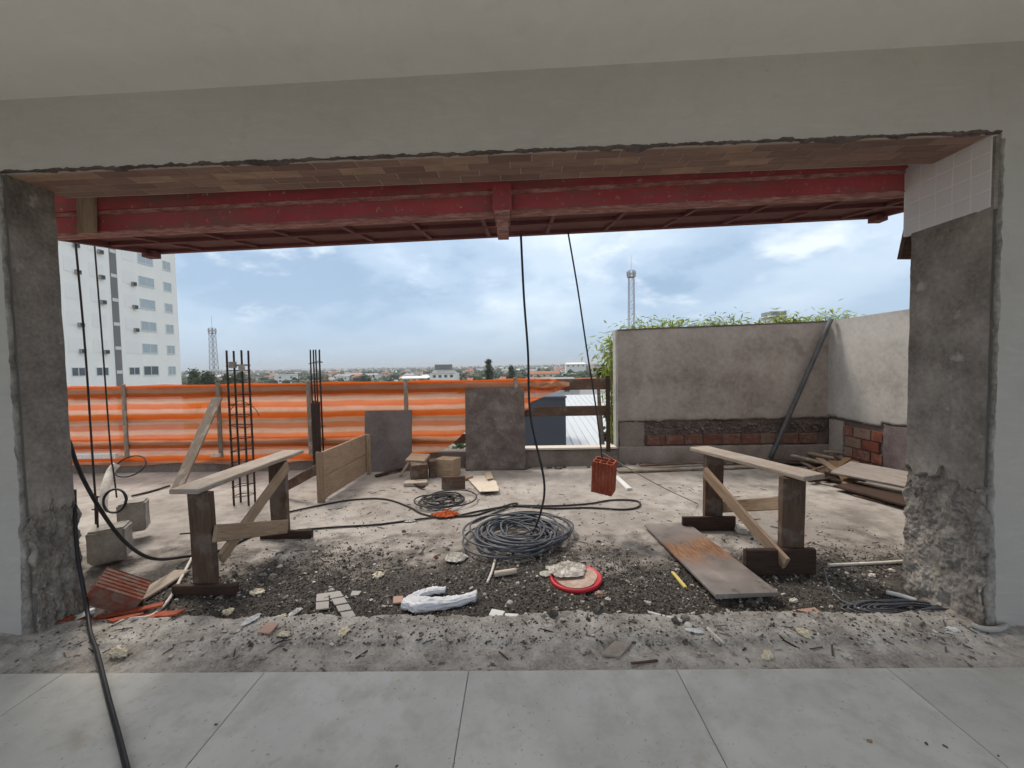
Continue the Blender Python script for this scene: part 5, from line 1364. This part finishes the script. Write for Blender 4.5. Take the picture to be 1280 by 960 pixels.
while hn < 170:
    Y = 330 * (6.0 ** rg.random()); X = rg.uniform(-.80, .32) * Y
    q_ = CROT.transposed() @ (Vector((X, Y, -5)) - CPOS); hpx = 640 - FPX * q_.x / q_.z
    if not 232 < hpx < 770: continue
    where = 'left of the rebar cage' if hpx < 294 else 'between the rebar cage and the rebar bundle' if hpx < 393 else 'right of the rebar bundle' if hpx < 465 else 'left of the gabled building' if hpx < 545 else 'near the cypress' if hpx < 655 else 'right of the hanging cable'
    wc = rg.choice(['white', 'white', 'white', 'cream', 'grey', 'pale pink']); rc = rg.choice(['terracotta', 'terracotta', 'brown', 'grey', 'white']); kd = rg.choice([0, 0, 1, 1, 2, 3])
    a, r, w = house_me(kd, wc, rc)
    t = thing('house', 'tiny far-off %s house with %s roof, %s' % (wc, rc, where), 'house', (X, Y, gz(X, Y)), 'far %s houses with %s roofs %s' % (wc, rc, where))
    Mx = Matrix.Translation((X, Y, gz(X, Y) + rg.uniform(0, 4.5))) @ Matrix.Rotation(rg.uniform(-.6, .6), 4, 'Z')
    put('wall', a, t, Mx); put('roof', r, t, Mx)
    if Y < 700: put('window', w, t, Mx)
    hn += 1
# dark gabled building on the skyline
p = at(553, 470, 260); bt = thing('gabled_building', 'dark grey hip-roofed upper storey of a building on the skyline left of the cypress', 'building', (p.x, p.y, GZ))
MB().box(p.x - 8, p.x + 9, p.y, p.y + 12, GZ, -2.6).build('wall', WM['white'], bt)
MB().hexa([(p.x - 7, p.y - .5, -2.58), (p.x + 8, p.y - .5, -2.58), (p.x + 8, p.y + 12, -2.58), (p.x - 7, p.y + 12, -2.58), (p.x - 5, p.y + 2, -.4), (p.x + 6, p.y + 2, -.4), (p.x + 6, p.y + 10, -.4), (p.x - 5, p.y + 10, -.4)]).build('roof', RM['grey'], bt)
MB().box(p.x - 5.3, p.x + 5.0, p.y + 3, p.y + 9, -.39, 3.0).build('upper_storey', plain('dark_cladding', (.17, .17, .16), .8), bt)
for k in range(4): MB().box(p.x - 6 + 3.6 * k, p.x - 4.2 + 3.6 * k, p.y - .06, p.y - .001, -5.2, -3.6).build('window', WINM, bt)
# near rooftops below the gap in the fence: navy block and white corrugated shed
p0, p1 = at(655, 498, 40), at(707, 498, 40); nb = thing('navy_building', 'plain navy blue block below the railing right of the brown sheet', 'building', (p0.x, 40, GZ))
MB().box(p0.x - 3, p1.x, 40, 52, GZ, p0.z).build('wall', plain('navy_wall', (.055, .06, .075), .6, .1, .3), nb)
MB().box(p0.x - 3.1, p1.x + .1, 39.9, 52.1, p0.z + .002, p0.z + .15).build('roof', plain('navy_coping', (.07, .08, .11), .6), nb)
ws = thing('warehouse', 'white corrugated metal shed below the railing beside the tall parapet', 'building', (6, 50, GZ))
a, b = at(700, 560, 46), at(800, 492, 78)
shm = plain('white_roof_sheet', (.50, .53, .56), .45, .08, .4)
x0, x1 = p1.x + .3, 26; y0, y1 = 44, 80; z0, z1 = at(730, 556, 44).z - 1.0, at(730, 494, 80).z
MB().box(x0, x1, y0 + .2, y1, GZ, z0 - .1).build('wall', WM['grey'], ws)
m = MB().hexa([(x0, y0, z0), (x1, y0, z0), (x1, y1, z1), (x0, y1, z1), (x0, y0, z0 + .1), (x1, y0, z0 + .1), (x1, y1, z1 + .1), (x0, y1, z1 + .1)]).build('roof', shm, ws)
for k in range(22):
    xx = x0 + .4 + k * .9
    MB().hexa([(xx, y0, z0 + .101), (xx + .1, y0, z0 + .101), (xx + .1, y1, z1 + .101), (xx, y1, z1 + .101), (xx, y0, z0 + .2), (xx + .1, y0, z0 + .2), (xx + .1, y1, z1 + .2), (xx, y1, z1 + .2)]).build('rib', shm, m)
for i, (px, py, Y, w, h, wc, rc) in enumerate(((690, 489, 120, 16, 4, 'grey', 'grey'), (735, 486, 150, 22, 4, 'white', 'terracotta'), (600, 480, 300, 20, 5, 'white', 'terracotta'), (520, 476, 330, 26, 4, 'cream', 'white'), (450, 474, 360, 30, 5, 'white', 'grey'), (680, 472, 320, 24, 5, 'cream', 'terracotta'), (720, 464, 420, 20, 9, 'white', 'white'), (640, 478, 280, 18, 4, 'white', 'terracotta'))):
    p = at(px, py, Y); labs = ('grey low shed just under the top rail right of the netting', 'white low house with terracotta roof under the rail by the tall parapet', 'white house with terracotta roof below the cypress', 'cream low hall with white roof left of the cypress', 'white long hall with grey roof above the middle of the fence', 'cream house with terracotta roof right of the hanging cable', 'white multi-storey block on the skyline right of the hanging cable', 'white small house with terracotta roof between the two conifers')
    t = thing('town_house', labs[i], 'house', (p.x, Y, GZ))
    MB().box(p.x - w / 2, p.x + w / 2, Y, Y + 12, GZ, p.z + h - 2).build('wall', WM[wc], t)
    zz = p.z + h - 1.98
    MB().add([(p.x - w / 2 - .5, Y - .5, zz), (p.x + w / 2 + .5, Y - .5, zz), (p.x + w / 2 + .5, Y + 12.5, zz), (p.x - w / 2 - .5, Y + 12.5, zz), (p.x - w / 2 + 1, Y + 6, zz + 1.8), (p.x + w / 2 - 1, Y + 6, zz + 1.8)], [(0, 3, 2, 1), (0, 1, 5, 4), (1, 2, 5), (2, 3, 4, 5), (3, 0, 4)]).build('roof', RM[rc], t)
    for k in range(int(w / 5)): MB().box(p.x - w / 2 + 1.5 + 5 * k, p.x - w / 2 + 3.1 + 5 * k, Y - .05, Y + .02, zz - 2.2, zz - .9).build('window', WINM, t)
# distant building with the grey tank above the bamboo
p = at(975, 396, 150); t = thing('tank_building', 'distant building top with a grey water tank above the bamboo', 'building', (p.x, 150, GZ))
MB().box(p.x - 6, p.x + 6, 150, 162, GZ, at(975, 400, 150).z).build('wall', WM['white'], t)
MB().box(p.x - 2.6, p.x + 2.9, 151, 157, at(975, 400, 150).z + .01, at(975, 388.5, 150).z).build('tank', plain('grey_tank', (.22, .24, .27), .7), t)
MB().box(p.x - 2.9, p.x + 3.2, 150.7, 157.3, at(975, 395, 150).z, at(975, 394, 150).z).build('ledge', WM['white'], t)

# ------------------------------------------------------------------ telecom masts
def mast(label, px, top, Y, wb, wt_, mat, ant):
    p = at(px, top, Y); H = p.z - GZ; t = thing('telecom_mast', label, 'mast', (p.x, Y, GZ)); n = max(10, int(H / 3.2))
    def cr(u):
        h = (wb + (wt_ - wb) * u) / 2; z = GZ + H * u
        return [Vector((p.x + a * h, Y + b * h, z)) for a, b in ((-1, -1), (1, -1), (1, 1), (-1, 1))]
    for k in range(4): MB().tube([cr(i / n)[k] for i in range(n + 1)], .13, 4).build('leg', mat, t)
    m = MB()
    for i in range(n):
        a, b = cr(i / n), cr((i + 1) / n)
        for k in range(4):
            j = (k + 1) % 4; m.tube([a[k], b[j]], .07, 4, False); m.tube([a[j], b[k]], .07, 4, False); m.tube([b[k], b[j]], .06, 4, False)
    m.build('lattice', mat, t)
    an = plain('antenna_grey', (.42, .40, .40), .6)
    for k in range(ant):
        a = 6.283 * k / ant; r = wt_ * .5 + .9; c = Vector((p.x + r * math.cos(a), Y + r * math.sin(a), p.z - 1.6))
        o = MB().box(c.x - .2, c.x + .2, c.y - .15, c.y + .15, c.z - 1.2, c.z + 1.2).build('antenna', an, t)
        MB().tube([(p.x, Y, c.z), c], .08, 4).build('arm', mat, o)
    MB().tube([(p.x, Y, p.z), (p.x, Y, p.z + 7)], .07, 4).build('lightning_rod', mat, t)
    MB().box(p.x - wt_ * .5 - .5, p.x + wt_ * .5 + .5, Y - wt_ * .5 - .5, Y + wt_ * .5 + .5, p.z - 3.3, p.z - 3.1).build('platform', mat, t)
    return t
mw = plain('mast_paint', (.27, .24, .24), .6, .2, .2)
mast('tall pale telecom lattice mast above the right part of the skyline', 789, 338, 200, 3.2, 2.2, mw, 8)
mast('slender telecom lattice mast right of the white apartment block', 265, 410, 240, 3.8, 2.2, mw, 6)

# ------------------------------------------------------------------ white apartment block on the left
FX = -49.0
ab = thing('apartment_block', 'tall white apartment block with rows of windows and window air conditioners', 'building', (FX - 7, 50, GZ))
yE = atx(223, 400, FX).y; TOPZ = 30
abw = NT('apartment_render'); vv = abw.coord(rnd=False); abw.color(abw.ramp(abw.noise(abw.coord((1, 1, .12), False), .9, 6, .6), [(.3, (.86, .855, .83)), (.7, (.91, .905, .885))])).rough(.85); abw = abw.m
MB().box(FX - 14, FX, 22, yE, GZ, TOPZ).build('wall', abw, ab)
MB().box(FX - 14.3, FX + .3, 21.7, yE + .3, TOPZ + .01, TOPZ + .5).build('roof', abw, ab)
shut = plain('white_shutter', (.84, .84, .83), .6, .05); glassm = plain('apartment_glass', (.10, .12, .14), .15, .2, .8, spec=.6); framem = plain('window_frame_white', (.66, .67, .67), .5, .05)
acm = plain('air_conditioner_case', (.30, .29, .27), .7, .2); lightg = plain('pale_glass', (.40, .47, .52), .2, .15, .8, spec=.6)
def win(y, z, w, h, pane, nsub=2, sill=True):
    fr = MB()
    for (a, b, c, d) in ((y - w / 2, y + w / 2, z, z + .07), (y - w / 2, y + w / 2, z + h - .07, z + h), (y - w / 2, y - w / 2 + .07, z + .071, z + h - .071), (y + w / 2 - .07, y + w / 2, z + .071, z + h - .071)):
        fr.box(FX + .002, FX + .05, a, b, c, d)
    fr.box(FX + .002, FX + .05, y - .035, y + .035, z + .071, z + h - .071)
    o = fr.build('window', framem, ab)
    for s_ in (-1, 1):
        a, b = (y - w / 2 + .071, y - .036) if s_ < 0 else (y + .036, y + w / 2 - .071)
        MB().box(FX + .002, FX + .02, a, b, z + .072, z + h - .072).build('pane', pane, o)
    if sill: MB().box(FX + .002, FX + .08, y - w / 2 - .04, y + w / 2 + .04, z - .06, z - .002).build('sill', framem, o)
z0 = atx(188, 463, FX).z - .65; fh = 2.93
cols = {k: atx(k, 463, FX).y for k in (98, 128, 168, 189, 220)}
for r_ in range(-1, 9):
    z = z0 + fh * r_
    for px in (98, 128, 168):
        y = cols[px]
        if r_ <= 0: win(y, z + .1, 1.5, 1.0, glassm, sill=False)
        else:
            MB().box(FX + .002, FX + .03, y - .85, y + .85, z - .1, z + 1.5).build('shutter', shut, ab)
            if (r_ + px // 30) % 4 != 2:
                ac = MB().box(FX + .031, FX + .30, y + .2, y + .75, z - .25, z + .22).build('air_conditioner', acm, ab)
                MB().box(FX + .30, FX + .31, y + .25, y + .70, z - .2, z + .17).build('grille', WINM, ac)
    win(cols[189], z, 2.3, 1.25, glassm if r_ == 0 else lightg)
    if cols[220] + .9 < yE: win(cols[220] - .1, z, 1.3, 1.2, lightg)
    else: win(yE - 1.6, z, 1.3, 1.2, lightg)
yp = atx(145, 400, FX).y
MB().box(FX + .002, FX + .06, yp - .42, yp + .42, GZ + 4, TOPZ - .1).build('recess_shade_strip', plain('recess_shade_grey', (.20, .20, .20), .8), ab)  # raised strip; the shade of a recess is put into its dark grey
for r_ in range(0, 8): MB().box(FX + .061, FX + .09, yp - .36, yp + .36, z0 + fh * r_ + .3, z0 + fh * r_ + .7).build('shaft_clip', framem, ab)

# ------------------------------------------------------------------ small litter on the floor tiles
for i, (px, py, s_, mt, lab) in enumerate(((1087, 927, .012, 'wood_gold', 'small reddish leaf scrap on the floor tile at the right'), (1158, 930, .009, 'mortar_dark', 'dark speck of rubble on the right floor tile'), (1181, 933, .009, 'mortar_dark', 'second dark speck right of the first on the floor tile'), (270, 906, .008, 'mortar_dark', 'dark crumb on the floor tile by the left joint'), (496, 958, .007, 'mortar_dark', 'dark crumb at the bottom edge of the picture'), (497, 850, .010, 'foam', 'tan crumb on the middle floor tile near the threshold'), (862, 840, .010, 'foam', 'tan crumb on the floor tile edge at the right joint'), (1248, 945, .006, 'mortar_dark', 'tiny dark crumb at the lower right of the floor'))):
    p = fl(px, py, .0); o = lump('floor_crumb', lab, 'crumb', px, py, (s_, s_ * .6, s_ * .35), M[mt], 200 + i, .4, 2, 2, i, z=0.0); o.location.z = s_ * .2
# ------------------------------------------------------------------ haze
hz = bpy.data.materials.new('haze'); hz.use_nodes = True; hz.node_tree.nodes.clear()
ho = hz.node_tree.nodes.new('ShaderNodeOutputMaterial'); hv = hz.node_tree.nodes.new('ShaderNodeVolumePrincipled')
hv.inputs['Color'].default_value = (.80, .86, .92, 1); hv.inputs['Density'].default_value = 0.00026; hv.inputs['Anisotropy'].default_value = 0.0
hz.node_tree.links.new(hv.outputs[0], ho.inputs['Volume'])
tag(MB().box(-9500, 9500, -2500, 9500, GZ - 30, 75).build('haze', hz), kind='stuff')

a_, b_ = fl(789, 829, -.01), fl(822, 825, -.01)
tag(board('wood_splinter', a_, b_, .012, .008, M['wood_brown']), 'thin brown splinter right of the ridged tile', 'splinter')
